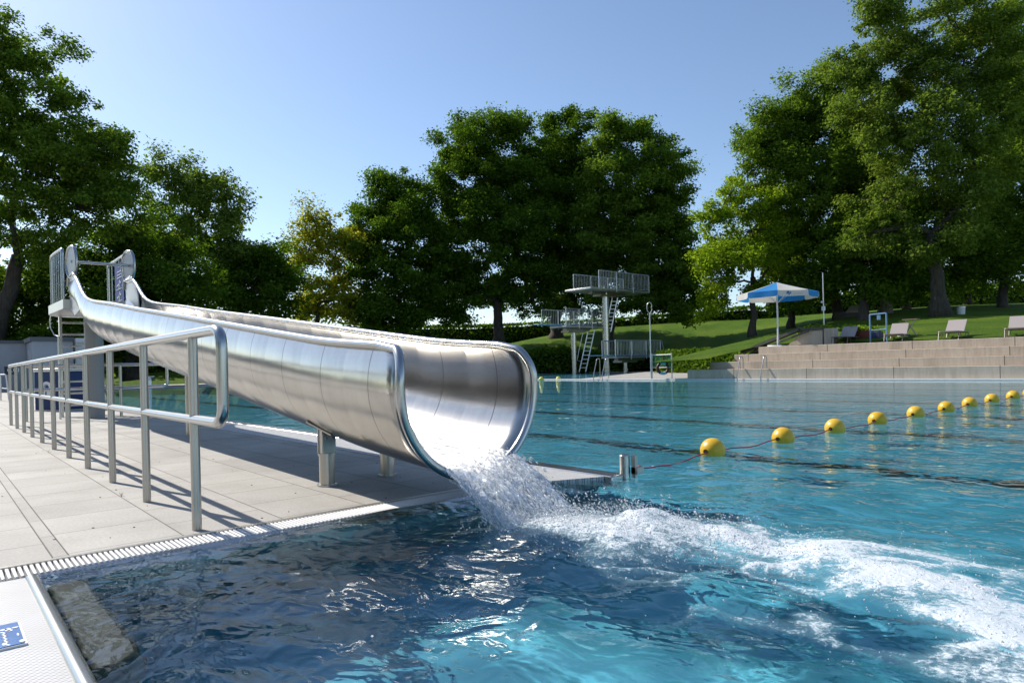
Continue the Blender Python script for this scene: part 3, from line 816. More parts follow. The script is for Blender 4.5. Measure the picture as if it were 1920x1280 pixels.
# water jet leaving the chute mouth
def jet_point(t, w, k):
    """t 0..1 along the fall, w -1..1 across, k layer 0 bottom 1 top"""
    x = -4.25 + 1.58*t
    half = .235 + .05*t
    y = YC + .04 + w*half
    if x < -3.2:
        z = botz(x) + RC - math.sqrt(max(.0, RC**2 - min(abs(y-YC), .48)**2)) + .015
    else:
        s = x + 3.2
        z0 = .195 + (RC - math.sqrt(max(.0, RC**2 - min(abs(y-YC), .48)**2)))*max(.15, 1-2.2*s) + .012
        z = z0 - .14*s - .62*s*s
    return x, y, z
def jet():
    nt, nw = 150, 70; lay = []
    V = []; A = []
    T = np.linspace(0, 1, nt); Wd = np.linspace(-1, 1, nw)
    top = np.zeros((nt, nw, 3)); bot = np.zeros((nt, nw, 3))
    for i, t in enumerate(T):
        for j, w in enumerate(Wd):
            x, y, z = jet_point(t, w, 0)
            th = .042*math.sqrt(max(0, 1-abs(w)**2.2))*min(1, .35+t)
            bot[i,j] = (x, y, z-.006); top[i,j] = (x, y, z+th)
    s = np.clip((top[...,0]+3.25)/.5, 0, 1)
    nz = (fbm(top[...,0]*4.5, top[...,1]*24, 4, 61)-.5)
    top[...,2] += nz*(.028+.045*s); top[...,0] += nz*.05*s
    ny = (fbm(top[...,0]*8+5, top[...,1]*6, 3, 62)-.5); top[...,1] += ny*.10*s; bot[...,1] += ny*.10*s
    V = np.concatenate([top.reshape(-1,3), bot.reshape(-1,3)]); o2 = nt*nw; fs = []
    for i in range(nt-1):
        for j in range(nw-1):
            a = i*nw+j; fs.append((a, a+1, a+nw+1, a+nw)); fs.append((o2+a, o2+a+nw, o2+a+nw+1, o2+a+1))
        a = i*nw; fs.append((a, a+nw, o2+a+nw, o2+a)); a = i*nw+nw-1; fs.append((a, o2+a, o2+a+nw, a+nw))
    me = bpy.data.meshes.new('water_jet'); me.from_pydata(V.tolist(), [], fs); me.update()
    m = bpy.data.materials.new('jet_water'); m.use_nodes = True; k = N(m)
    k.b.inputs['Base Color'].default_value = (.80,.86,.90,1); k.b.inputs['Roughness'].default_value = .15
    g = k('ShaderNodeBsdfGlass'); g.inputs['IOR'].default_value = 1.33; g.inputs['Roughness'].default_value = .02
    v = k.coord((.30,1.5,.35)); n1 = k.noise(v, 24, 4, .6, .6); n2 = k.noise(v, 80, 3, .6)
    nn = k.bump(n1, .035); nn = k.bump(n2, .005, 1, nn)
    k.link(nn, g.inputs['Normal']); k.link(nn, k.b.inputs['Normal'])
    fr = k('ShaderNodeMapRange'); fr.inputs[1].default_value = .42; fr.inputs[2].default_value = .64; fr.inputs[3].default_value = .10; fr.inputs[4].default_value = .8
    k.link(k.math('ADD', k.math('MULTIPLY', n1, .55), k.math('MULTIPLY', n2, .45)), fr.inputs[0])
    mx = k('ShaderNodeMixShader'); k.link(fr.outputs[0], mx.inputs[0]); k.link(g.outputs[0], mx.inputs[1]); k.link(k.b.outputs[0], mx.inputs[2])
    k.link(mx.outputs[0], k.n['Material Output'].inputs['Surface'])
    o = link_mesh('water_jet', me, m, angle=0)
    tag(o, 'sheet of bubbly water pouring from the mouth of the steel slide', 'water jet', kind='stuff')
jet()
# spray drops along the jet and the foam crest
P = []
for i in range(6500):
    t = .55 + .45*NR.random()**.55; w = NR.uniform(-1.06, 1.06); x, y, z = jet_point(t, w, 0)
    sp = max(0, (t-.62))
    P.append((x+NR.normal(0,.015), y+NR.normal(0,.008+.06*sp), z + .038*math.sqrt(max(0,1-min(1,abs(w))**2)) + NR.normal(0,.007+.04*sp)))
P = np.array(P); P = P[P[:,2] > 0]; R1 = np.exp(NR.normal(math.log(.0014), .55, len(P)))
n = 5200
sx = -2.85 + NR.gamma(2.0, .36, n); sy = foam_centre(sx+2.85) + NR.normal(0,.20,n)*(1+.3*(sx+2.85)); sz = .01 + NR.exponential(.030, n)*np.exp(-(sx+2.5)**2*.8) + foam_height(sx, sy)
Q = np.stack([sx,sy,sz],-1); R2 = np.exp(NR.normal(math.log(.0022), .4, n))
n3 = 260; Q3 = np.stack([NR.normal(-2.4,.5,n3), NR.normal(2.7,.4,n3), .01+NR.exponential(.05,n3)], -1); R3 = np.exp(NR.normal(math.log(.0022), .3, n3))
ok3 = (Q3[:,0] > XE+.2)
o = drops('spray_drops', np.concatenate([P,Q,Q3[ok3]]), np.concatenate([R1,R2,R3[ok3]]), M_DROP, np.concatenate([NR.uniform(1.0,4.5,len(R1)), NR.uniform(0,.8,len(R2)), np.zeros(int(ok3.sum()))]))
tag(o, 'fine spray of drops thrown up around the slide jet and its splash', 'spray', kind='stuff')
# ------------------------------------------------------------------ corner post, buoy lines
t = thing('rope_post', (-3.31,3.97,0), 'short stainless steel post at the tip of the deck holding the buoy rope', 'post')
b = MB(); b.cyl(-3.31,3.97,-.12,.155,.040,24); b.build('post', M_STEEL, t, bevel=.006)
b = MB(); b.box(-3.27,-3.235,4.0,4.03,-.02,.15); b.box(-3.275,-3.215,4.0,4.08,.01,.06); b.build('lug', M_DULL, t)
b = MB(); b.sphere((-3.265,4.085,.045), .022, 12, 8); b.build('knot', M_RED, t)
YB = [5.41+1.275*i for i in range(13)]
ordn = ['nearest','second','third','fourth','fifth','sixth','seventh','eighth','ninth','tenth','eleventh','twelfth','thirteenth']
for i, y in enumerate(YB):
    x = -3.47 + .02*math.sin(i*1.7)
    lab = ('largest and nearest yellow float on the red rope, closest to the steel post' if i == 0 else
           f'{ordn[i]} yellow float on the red rope, counting from the steel post')
    t = thing('float_buoy', (x,y,.03), lab, 'buoy', 'yellow floats on the red rope')
    if i == 0:
        b = MB(); b.sphere((x,y,.03), .113, 32, 20); b0 = b.build('ball', M_YEL, t, angle=0); b0.rotation_euler = (.1,.2,0)
        b = MB(); b.tube([(x,y-.122,.03),(x,y-.108,.03)], .020, 12); h0 = b.build('rope_hole', M_BLACK, t)
        b = MB(); b.tube([(x,y+.108,.03),(x,y+.122,.03)], .020, 12); h1 = b.build('rope_hole', M_BLACK, t)
    else:
        for q in (b0, h0, h1):
            c = q.copy(); COL.objects.link(c); c.parent = t
b = MB(); pts = [(-3.265,4.085,.045)]
allp = [4.085] + YB
for a, c in zip(allp[:-1], allp[1:]):
    for s in np.linspace(.12,1,8): 
        sag = .035*math.sin(PI*s); pts.append((-3.47+.2*max(0,(5.41-(a+(c-a)*s)))/1.33, a+(c-a)*s, .03 - sag*.8 + .008*math.sin(9*(a+(c-a)*s))))
b.tube(pts, .006, 8); o = b.build('buoy_rope', M_RED); tag(o, 'thin red rope threading the row of yellow floats across the pool', 'rope')
for i, (px_, py_) in enumerate([(985,710.5),(1015,710.5),(1047,710.5)]):
    p = at(px_, py_-1, 38.5); zc = .02
    t = MB().sphere((p[0],p[1],zc), .15, 20, 12).build('float_buoy', M_YEL2, angle=0)
    t.data.transform(Matrix.Translation((-p[0],-p[1],-zc))); t.location = (p[0],p[1],zc)
    tag(t, ['small pale float half hidden by the rim of the slide mouth','small pale float far off, between two others','small pale float far off, rightmost of three by the diving pool'][i], 'buoy', 'pale floats by the diving pool')

# ------------------------------------------------------------------ blue box with palm emblem
px0 = -20.4
t = thing('storage_box', (px0,2.3,0), 'dark blue pool box with a white palm tree emblem behind the handrail', 'box')
e0 = at(66,770,16.9); e1 = at(119,772,16.6); ang = math.atan2(e1[1]-e0[1], e1[0]-e0[0]); wd = math.dist(e0[:2], e1[:2])
def bxp(u, d, z): return (e0[0]+math.cos(ang)*u - math.sin(ang)*d, e0[1]+math.sin(ang)*u + math.cos(ang)*d, z)
b = MB(); b.prism([bxp(0,0,0)[:2],bxp(wd,0,0)[:2],bxp(wd,.9,0)[:2],bxp(-.05,.9,0)[:2]], .03, .98); b.build('body', M_BLUE, t, bevel=.01)
b = MB(); b.prism([bxp(-.03,-.02,0)[:2],bxp(wd+.03,-.02,0)[:2],bxp(wd+.03,.93,0)[:2],bxp(-.08,.93,0)[:2]], .98, 1.06); b.build('lid', M_GALV, t, bevel=.01)
b = MB(); b.prism([bxp(-.01,-.01,0)[:2],bxp(wd+.01,-.01,0)[:2],bxp(wd+.01,.9,0)[:2],bxp(-.05,.9,0)[:2]], -.01, .028); b.build('plinth', M_DULL, t)
b = MB(); cu, cz, cr = wd*.43, .55, .19
def fl(pts, d0=-.006):
    n = len(pts); vs = [bxp(u, d0, z) for u, z in pts] + [bxp(u, .003, z) for u, z in pts]
    b.add(vs, [tuple(range(n)), tuple(range(2*n-1,n-1,-1))] + [(i,n+i,n+(i+1) % n,(i+1) % n) for i in range(n)])
fl([(cu+cr*math.cos(2*PI*k/36), cz+cr*math.sin(2*PI*k/36)) for k in range(36)]); em = b.build('emblem', M_WMARK, t, smooth=False)
b = MB(); tu = cu-.02
fl([(tu-.022,cz-.16),(tu+.022,cz-.16),(tu+.012,cz+.04),(tu-.010,cz+.04)], -.010)
for w in (15,50,100,140,175,-15,200):
    w = math.radians(w); L = .13; nx_, nz_ = math.cos(w), math.sin(w)
    fl([(tu,cz+.03),(tu+nx_*L*.5-nz_*.022,cz+.05+nz_*L*.5+nx_*.022),(tu+nx_*L,cz+.03+nz_*L-.035),(tu+nx_*L*.5+nz_*.01,cz+.03+nz_*L*.5-nx_*.01)], -.010-.0004*w)
b.build('palm', M_BLUE, em, smooth=False)

# ------------------------------------------------------------------ building behind, sign, far-left stair rail
M_RENDER = varied('grey_render', (.40,.42,.45), (.45,.47,.50), 2, .8)
M_PARA = mat('grey_parapet', (.13,.135,.15), .7)
def q(px_, py_, x): return on_x(px_, py_, x)
BX1, BX2, BX3 = -53.0, -49.5, -49.0
a = q(47,642,BX1); c = q(60,636,BX2); d = q(137,633,BX2); e = q(162,634,BX3)
t = thing('pool_building', (-54,0,0), 'low grey flat-roofed pool building behind the handrail', 'building')
b = MB(); b.box(BX1-9, BX1, -26, c[1]-.01, 0, a[2]-.05); b.box(BX2-9, BX2, c[1], d[1], 0, c[2]-.12); b.build('wall', M_RENDER, t, smooth=False)
b = MB(); b.box(BX1-9, BX1+.15, -26, c[1]-.02, a[2]-.05, a[2]+.12); b.box(BX2-9.2, BX2+.12, c[1]-.12, d[1]+.05, c[2]-.12, c[2]+.14); b.build('parapet', M_PARA, t, smooth=False)
t = thing('white_cabin', (-52,d[1]+1,0), 'small white cabin standing beside the grey building behind the slide column', 'cabin')
b = MB(); b.box(BX3-4, BX3, d[1]+.08, e[1]+.6, 0, e[2]-.25); b.build('wall', mat('pale_wall',(.62,.61,.58),.7), t, smooth=False)
b = MB(); b.box(BX3-4.1, BX3+.15, d[1]+.06, e[1]+.7, e[2]-.25, e[2]); b.build('roof', M_WHITE, t, smooth=False)
# dark sign
s0 = q(8,687,-42); s1 = q(27,700,-42)
t = thing('dark_sign', (s0[0],s0[1],0), 'small dark sign with white letters before the grey wall', 'sign')
b = MB(); b.box(-42.06,-42.0,s0[1],s1[1],s1[2]-.05,s0[2]); b.build('panel', mat('sign_navy',(.008,.012,.03),.5), t, smooth=False)
b = MB(); b.cyl(-42.03,(s0[1]+s1[1])/2,0,s1[2]-.05,.05,10); b.build('post', M_DARK, t)
fc = bpy.data.curves.new('letters','FONT'); fc.body = 'CO'; fc.size = .34; fc.extrude = .004
fo = bpy.data.objects.new('letters', fc); COL.objects.link(fo); bpy.context.view_layer.update()
me = bpy.data.meshes.new_from_object(fo.evaluated_get(bpy.context.evaluated_depsgraph_get())); bpy.data.objects.remove(fo)
me.transform(Matrix.Rotation(PI/2,4,'X')); me.transform(Matrix.Rotation(PI/2,4,'Z'))
lo = link_mesh('letters', me, M_WMARK, t, smooth=False); lo.location = (-41.992-t.location.x, s0[1]+.10-t.location.y, s1[2]+.06)
# white tubular frame at the far left
p0 = at(0,747,25.5); p1 = at(17,746,25.5)
t = thing('tubular_railing', (p1[0],p1[1],0), 'white tubular stair railing with a sloping end before the grey building', 'railing')
b = MB(); z1 = .86; g0 = np.array([p0[0],p0[1],0]); g1 = np.array([p1[0],p1[1],0]); dd = g1-g0
tl = at(11,702,25.5)
b.tube(fillet([tuple(g0+dd*-1.5+np.array([0,0,tl[2]])), (tl[0],tl[1],tl[2]), (p1[0],p1[1],0)], .06), .027, 8)
b.tube([tuple(g0+dd*-1.5+np.array([0,0,tl[2]*.55])), tuple(tl*.45+np.array([p1[0],p1[1],0])*.55)], .022, 8)
b.build('rail', mat('white_tube',(.75,.70,.70),.4), t)
b = MB(); b.cyl(*(g0+dd*.1)[:2],0,tl[2],.025,8); b.build('post', M_GALV, t)


# ------------------------------------------------------------------ pool ladders
def pool_ladder(x0, y, w, hz, label, side=-1):
    """side -1: the water lies towards -y"""
    t = thing('pool_ladder', (x0,y,0), label, 'pool ladder')
    for k in (0, 1):
        x = x0 + w*k
        b = MB(); b.tube(fillet([(x,y-side*.45,.0),(x,y-side*.45,hz),(x,y-side*.22,hz),(x,y+side*.10,.16),(x,y+side*.06,-.05),(x,y+side*.06,-.9)], .10, 7), .021, 10)
        b.build('handrail', M_TUBE, t)
    b = MB()
    for z in (-.25,-.5,-.75): b.box(x0+.02,x0+w-.02,y+side*.10-.04,y+side*.10+.04,z-.02,z)
    b.build('rung', M_STEEL, t)
pool_ladder(-15.95, YF, 1.12, 1.0, 'steel pool ladder with two bent handrails in front of the concrete seating steps')
pool_ladder(-24.45, YF, .62, 1.12, 'steel pool ladder with two bent handrails below the low diving board')
pool_ladder(-23.9, 3.99, .62, 1.15, 'steel pool ladder on the deck side of the pool, seen behind the slide column', side=1)
# starting block at the far left pool end
p = at(285,727,40)
t = thing('starting_block', (XL-.3,10.2,0), 'small white starting block at the far pool end, seen under the slide', 'starting block')
b = MB(); b.box(XL-.9,XL-.1,9.9,10.5,.68,.76); b.build('platform', M_WHITE, t, bevel=.01)
b = MB(); b.box(XL-.75,XL-.45,10.0,10.4,0,.68); b.build('pedestal', M_GALV, t)
b = MB(); b.tube(fillet([(XL-.12,10.0,.70),(XL+.06,10.0,.55),(XL+.06,10.4,.55),(XL-.12,10.4,.70)],.05),.016,8); b.build('handle', M_TUBE, t)

# ------------------------------------------------------------------ concrete seating steps
t = thing('seating_steps', (-8,YF+1,0), 'broad flight of four concrete seating steps along the far pool edge', 'steps')
for i, (x0, y0, z0, z1) in enumerate([(-18.69,27.16,0,.45),(-17.8,27.72,.45,.78),(-16.95,28.42,.78,1.105),(-16.12,29.12,1.105,1.43)]):
    b = MB(); b.box(x0, 26+i*.01, y0, 31.2 if i == 3 else 30.9 - i*.01, z0+.001 if i else -.2, z1)
    b.build('step', M_CONC, t, bevel=.012)
# wing wall, coping and planter to the left on the top step
t = thing('wing_wall', (-15,31,1.43), 'concrete wing wall with a sloping dark coping rising behind the parasol', 'wall')
def wall_y(pts, y0, y1, name, m):
    n = len(pts); b = MB()
    vs = [(x,y0,z) for x,z in pts] + [(x,y1,z) for x,z in pts]
    b.add(vs, [tuple(range(n)), tuple(range(2*n-1,n-1,-1))] + [(i,n+i,n+(i+1) % n,(i+1) % n) for i in range(n)])
    return b.build(name, m, t, smooth=False)
wall_y([(-15.6,1.43),(-13.95,1.43),(-13.95,2.14),(-14.75,2.14),(-15.6,1.50)], 30.9, 31.15, 'wall', M_CONC)
A0 = on_y(1392,660,31.0); A1 = on_y(1503,617,31.0)
b = MB(); b.obox((A0[0],31.0,A0[2]),(A1[0],31.0,A1[2]+.02), .36, .14); b.obox((A1[0]-.05,31.0,2.21),(-13.95,31.0,2.21), .36,.12); b.build('coping', M_COPING, t, smooth=False)
A2 = on_y(1460,657,30.8)
b = MB(); b.obox((A0[0]+.5,30.75,A0[2]-.12),(A1[0]+.45,30.75,A1[2]-.10), .10, .08); b.build('stair_rail', M_COPING, t, smooth=False)
t = thing('planter', (-13.5,31.6,1.43), 'concrete planter block with low green plants and a red trough beside the loungers', 'planter')
b = MB(); b.box(-13.90,-13.45,30.92,31.4,1.43,2.20); b.build('block', M_CONC, t, bevel=.01)
b = MB(); b.box(-13.44,-12.3,32.0,32.4,1.45,2.05); b.build('trough', mat('red_brown_trough',(.17,.035,.02),.7), t, bevel=.02)
b = MB(); b.box(-12.28,-11.9,32.0,32.4,1.5,1.98); b.build('side_box', mat('dark_blue_box',(.02,.03,.09),.6), t, bevel=.02)

# ------------------------------------------------------------------ leaves
def leaf_quads(P, size, up=.5, out=None, elong=1.5):
    n = len(P)
    nr = NR.normal(size=(n,3)); nr /= np.linalg.norm(nr, axis=1)[:,None]
    nr[:,2] = np.abs(nr[:,2])*.9 + up*.5
    if out is not None: nr += out*.5
    nr /= np.linalg.norm(nr, axis=1)[:,None]
    r = NR.normal(size=(n,3)); t = np.cross(nr, r); t /= np.linalg.norm(t, axis=1)[:,None]; b = np.cross(nr, t)
    s = size*np.exp(NR.normal(0,.28,n)); L = (s*elong*.5)[:,None]; Wd = (s*.5)[:,None]
    V = np.stack([P - t*L, P + b*Wd + nr*Wd*.25, P + t*L, P - b*Wd + nr*Wd*.25], 1)
    return V.reshape(-1,3)
def leaf_mesh(name, V, m, parent):
    n = len(V)//4
    if parent is not None: V = V - np.array(wloc(parent))
    me = fast_mesh(name, V, np.arange(n*4).reshape(-1,4), 4)
    return link_mesh(name, me, m, parent, angle=0, smooth=False)

# plants on the planter
for (x,y,z,n,s) in [(-13.2,32.2,2.08,260,.55),(-12.4,32.3,2.02,160,.4),(-14.4,31.5,2.2,160,.5),(-15.1,31.6,2.0,120,.4)]:
    P = np.stack([NR.normal(x,s*.6,n), NR.normal(y,.12,n), z+np.abs(NR.normal(0,.10,n))], -1); leaf_mesh('plant', leaf_quads(P, .10), M_LEAF_E, t)

# ------------------------------------------------------------------ parasol
PX, PY, PZ = -15.72, 30.2, 1.43
t = thing('parasol', (PX,PY,PZ), 'open market parasol with blue and white panels standing on the top concrete step', 'parasol')
b = MB(); b.cyl(PX,PY,PZ+.08,4.42,.038,14); b.cyl(PX,PY,PZ+.05,PZ+.45,.05,14); b.build('pole', M_WHITE, t)
b = MB(); b.box(PX-.35,PX+.35,PY-.35,PY+.35,PZ,PZ+.07); b.build('base', M_GALV, t, bevel=.01)
M_CLOTH = mat('white_canvas', (.72,.69,.64), .85); M_CBLUE = mat('blue_canvas', (.03,.26,.62), .8)
for mm in (M_CLOTH, M_CBLUE):
    k = N(mm); tr = k('ShaderNodeBsdfTranslucent'); tr.inputs[0].default_value = mm.node_tree.nodes['Principled BSDF'].inputs['Base Color'].default_value
    mx = k('ShaderNodeMixShader'); mx.inputs[0].default_value = .35; k.link(k.b.outputs[0], mx.inputs[1]); k.link(tr.outputs[0], mx.inputs[2]); k.link(mx.outputs[0], k.n['Material Output'].inputs['Surface'])
def cdir(a):    # a = 0 towards the camera, positive to the right
    f_ = np.array([PX,PY,0.])/math.hypot(PX,PY); r_ = np.array([f_[1],-f_[0],0.]); a += .02
    return -f_*math.cos(a) + r_*math.sin(a)
RP, ZR, ZT = 1.80, 3.93, 4.47
can = MB(); val = MB()
for k_ in range(8):
    a0, a1 = math.radians(45*k_), math.radians(45*(k_+1)); mi = 0 if k_ % 2 == 0 else 1
    d0, d1 = cdir(a0), cdir(a1); apex = np.array([PX,PY,ZT]); c = np.array([PX,PY,0])
    rows = []
    for i in range(7):
        s = i/6; z = ZT - (ZT-ZR)*(s**.92); row = []
        for j in range(7):
            u = j/6; p = c + (d0*(1-u)+d1*u)*RP*s; sag = .05*math.sin(PI*u)*s*math.sin(PI*min(1,s*.8)); row.append((p[0],p[1],z - sag))
        rows.append(row)
    vs = [p for r in rows for p in r]
    can.add(vs, [(i*7+j,(i+1)*7+j,(i+1)*7+j+1,i*7+j+1) for i in range(6) for j in range(6)], mi)
    n = 12; vs = []
    for i in range(4):
        for j in range(n+1):
            u = j/n; p = c + (d0*(1-u)+d1*u)*(RP+.02*math.sin(u*9+k_)*i/3)
            drop = .27*i/3*(1 - .25*max(0,(abs(u-.5)-.42)/.08))
            vs.append((p[0],p[1],ZR-.0-drop))
    val.add(vs, [(i*(n+1)+j,(i+1)*(n+1)+j,(i+1)*(n+1)+j+1,i*(n+1)+j+1) for i in range(3) for j in range(n)], mi)
can_o = can.build('canopy', [M_CLOTH, M_CBLUE], t, angle=25)
val_o = val.build('valance', [M_CLOTH, M_CBLUE], t, angle=25)
b = MB()
for k_ in range(8):
    d = cdir(math.radians(45*k_)); e = np.array([PX,PY,ZR-.02]) + d*RP
    b.tube([(PX,PY,ZT-.08), tuple(e)], .012, 6); b.tube([(PX,PY,ZR-.45), tuple(np.array([PX,PY,ZR+.23])+d*RP*.5)], .010, 6)
b.build('rib', M_WHITE, t)
# palm mark on the front white valance panel
d0, d1 = cdir(0), cdir(math.radians(45)); mid0 = np.array([PX,PY,0])
def vp(u, w, off=.035):
    p = mid0 + (d0*(1-u)+d1*u)*(RP+off); return (p[0],p[1],ZR-.27*w)
b = MB()
def vpoly(pts, o=.035):
    n = len(pts); vs = [vp(*p_, o) for p_ in pts] + [vp(*p_, o-.006) for p_ in pts]
    b.add(vs, [tuple(range(n)), tuple(range(2*n-1,n-1,-1))] + [(i,n+i,n+(i+1) % n,(i+1) % n) for i in range(n)])
for w in (10,55,95,130,165,200,-25):
    w = math.radians(w); L = .10; x_, y_ = math.cos(w)*L, -math.sin(w)*L*4.2
    vpoly([(.36,.52),(.36+x_*.5-y_*.03,.50+y_*.5-.10),(.36+x_,.52+y_*.9),(.36+x_*.5+y_*.03,.50+y_*.5+.08)], .036+.0005*w)
vpoly([(.345,.85),(.385,.85),(.37,.5),(.355,.5)], .034)
b.build('palm_emblem', mat('print_blue',(.03,.13,.36),.6), val_o, smooth=False)
b = MB()
for i in range(9): vpoly([(.50+.036*i,.62),(.525+.036*i,.62),(.525+.036*i,.72-.03*(i%2)),(.50+.036*i,.72-.03*(i%2))], .034)
b.build('lettering', mat('print_grey',(.42,.41,.40),.7), val_o, smooth=False)

# ------------------------------------------------------------------ mast
p = on_y(1545,616,31.6); top = on_y(1544,511,31.6)
t = thing('mast', (p[0],31.6,1.43), 'thin grey signal mast with small instruments beside the planter', 'mast')
b = MB(); b.cyl(p[0],31.6,1.43,top[2],.030,10,.018); b.build('pole', M_GALV, t)
b = MB(); z = on_y(1545,578,31.6)[2]; b.box(p[0]-.06,p[0]+.06,31.52,31.66,z-.1,z+.1); b.build('instrument', M_WHITE, t); z = on_y(1545,566,31.6)[2]; b = MB(); b.sphere((p[0]-.05,31.55,z),.055,10,8); b.build('instrument', M_WHITE, t)

# ------------------------------------------------------------------ loungers
M_SLING = mat('taupe_sling', (.36,.31,.29), .8); M_FRAME = mat('grey_brown_frame', (.20,.175,.16), .45, .5)
def lounger():
    r = thing('sun_lounger', (0,0,0), '', 'sun lounger', 'sun loungers on the top terrace')
    L, Wd, hz = 1.75, .66, .34
    b = MB(); b.tube(fillet([(-L/2,-Wd/2,hz-.02),(-L/2,Wd/2,hz-.02),(L/2,Wd/2,hz-.02),(L/2,-Wd/2,hz-.02)],.10)+[(-L/2,-Wd/2,hz-.02)], .020, 8); b.build('frame', M_FRAME, r)
    b = MB(); b.box(-L/2+.03,.18,-Wd/2+.03,Wd/2-.03,hz-.012,hz+.006); b.build('seat', M_SLING, r)
    ang = math.radians(40); x1 = .16+.74*math.cos(ang); z1 = hz+.74*math.sin(ang)
    b = MB(); b.add([(.16,-Wd/2+.02,hz),(x1,-Wd/2+.02,z1),(x1,Wd/2-.02,z1),(.16,Wd/2-.02,hz),(.18,-Wd/2+.02,hz-.03),(x1+.02,-Wd/2+.02,z1-.03),(x1+.02,Wd/2-.02,z1-.03),(.18,Wd/2-.02,hz-.03)],
        [(0,1,2,3),(7,6,5,4),(0,4,5,1),(1,5,6,2),(2,6,7,3),(3,7,4,0)]); b.build('backrest', M_SLING, r, bevel=.008)
    for sx in (-1,1):
        for sy in (-1,1):
            b = MB(); b.tube([(sx*(L/2-.42),sy*(Wd/2-.02),hz-.03),(sx*(L/2-.60),sy*(Wd/2-.02),.0)], .013, 8); b.build('brace', M_FRAME, r)
            b = MB(); b.tube(fillet([(sx*(L/2-.16),sy*(Wd/2-.01),hz-.03),(sx*(L/2-.04 if sx > 0 else L/2-.02),sy*(Wd/2-.01),.0)],.1), .016, 8)
            b.build('leg', M_FRAME, r)
    for sy in (-1,1):
        b = MB(); b.tube([(.62,sy*.22,hz+.33),(.45,sy*.22,hz-.02)], .011, 6); b.build('back_stay', M_FRAME, r)
    return r
l0 = lounger()
LL = [(1583,641,31.1,.98,'taupe sun lounger with raised back next to the planter and red trough'),
      (1680,637,31.3,1.0,'taupe sun lounger with raised back in front of the white tub'),
      (1786,634,31.1,1.0,'taupe sun lounger standing alone on the terrace, below the white litter bin'),
      (1908,631,31.1,1.0,'taupe sun lounger farthest from the parasol')]
for i, (px_, py_, y, sc, lab) in enumerate(LL):
    o = l0 if i == 0 else copy_tree(l0)
    p = on_y(px_, py_, y); o.location = (p[0], y+.15, 1.432); o.rotation_euler.z = math.radians([95,99,94,97][i]); o.scale = (sc*1.06,)*3; o['label'] = lab

# blue frame, white tub, bin, shed
p = on_y(1632,640,30.6); q_ = on_y(1663,638,30.6)
M_FBL = mat('pale_blue_paint', (.16,.29,.42), .5)
t = thing('blue_frame', ((p[0]+q_[0])/2,30.6,1.43), 'pale blue metal frame standing between two loungers', 'frame')
b = MB(); b.tube(fillet([(p[0],30.6,1.43),(p[0],30.6,2.66),(q_[0],30.6,2.68),(q_[0],30.6,1.43)],.04), .034, 8); b.build('frame', M_FBL, t)
b = MB(); b.tube([(p[0],30.6,1.98),(q_[0],30.6,2.0)], .028, 8); b.build('crossbar', M_FBL, t)
b = MB(); b.box(p[0]+.30,p[0]+.42,30.55,30.65,2.42,2.62); b.build('hanger', M_FBL, t)
p = on_y(1692,632,32.6)
t = thing('tub', (p[0],32.6,1.5), 'round white tub standing behind the second lounger', 'tub')
gz = float(ground_z(p[0],32.6))
b = MB(); b.cyl(p[0],32.6,gz-.02,gz+.42,.20,24,.24); b.build('tub', M_WHITE, t); b = MB(); b.cyl(p[0],32.6,gz+.42,gz+.45,.26,24); b.build('rim', M_WHITE, t)
p = on_y(1709,632,32.4)
t = thing('folding_table', (p[0],32.4,gz), 'small wooden folding table beside the white tub', 'table')
b = MB(); b.box(p[0]-.3,p[0]+.3,32.2,32.6,gz+.68,gz+.71); b.build('tabletop', mat('wood',(.33,.25,.17),.7), t)
M_WLEG = mat('wood_leg',(.5,.42,.33),.7)
for a, c in ((-.25,.2),(.25,-.2)):
    b = MB(); b.obox((p[0]+a,32.3+.03*c,gz),(p[0]+c,32.3+.03*c,gz+.68),.04,.04); b.build('leg', M_WLEG, t)
p = at(1802,594,50)
t = thing('litter_bin', p, 'small white litter bin on the lawn between the tree trunks', 'bin')
b = MB(); b.cyl(p[0],p[1],p[2]-.1,p[2]+.70,.24,20,.28); b.build('body', M_WHITE, t); b = MB(); b.cyl(p[0],p[1],p[2]+.70,p[2]+.76,.30,20); b.build('lid', M_GALV, t)
p = at(1596,600,58)
t = thing('shed', p, 'small dark garden shed with a pale sloping roof behind the trunks', 'shed')
b = MB()
def sp_(u, d, z): v = p + RGT*u + FWD*d; return (v[0],v[1],p[2]+z)
hw, hd, hh = .95, 1.0, .78
b.add([sp_(-hw,-hd,-.3),sp_(hw,-hd,-.3),sp_(hw,hd,-.3),sp_(-hw,hd,-.3),sp_(-hw,-hd,hh*.75),sp_(hw,-hd,hh*.8),sp_(hw,hd,hh),sp_(-hw,hd,hh)],[(0,1,5,4),(1,2,6,5),(2,3,7,6),(3,0,4,7),(4,5,6,7)])
b.build('wall', mat('shed_wood',(.07,.06,.045),.8), t, smooth=False)
b = MB(); b.add([sp_(-hw-.1,-hd-.15,hh*.72),sp_(.2,-hd-.15,hh*.72),sp_(.75,-hd*.2,hh+.42),sp_(-.1,-hd*.2,hh+.42),sp_(-hw-.1,-hd-.15,hh*.78),sp_(.2,-hd-.15,hh*.78),sp_(.75,-hd*.2,hh+.48),sp_(-.1,-hd*.2,hh+.48)],[(3,2,1,0),(4,5,6,7),(0,1,5,4),(1,2,6,5),(2,3,7,6),(3,0,4,7)]); b.build('roof', mat('shed_roof',(.30,.26,.21),.8), t, smooth=False)
b = MB(); b.box(*sorted((sp_(.35,-hd-.02,0)[0],sp_(.6,-hd-.02,0)[0])),*sorted((sp_(.35,-hd-.03,0)[1],sp_(.6,-hd-.02,0)[1])),p[2]+.45,p[2]+.68); b.build('window', mat('shed_window',(.2,.2,.19),.3), t, smooth=False)

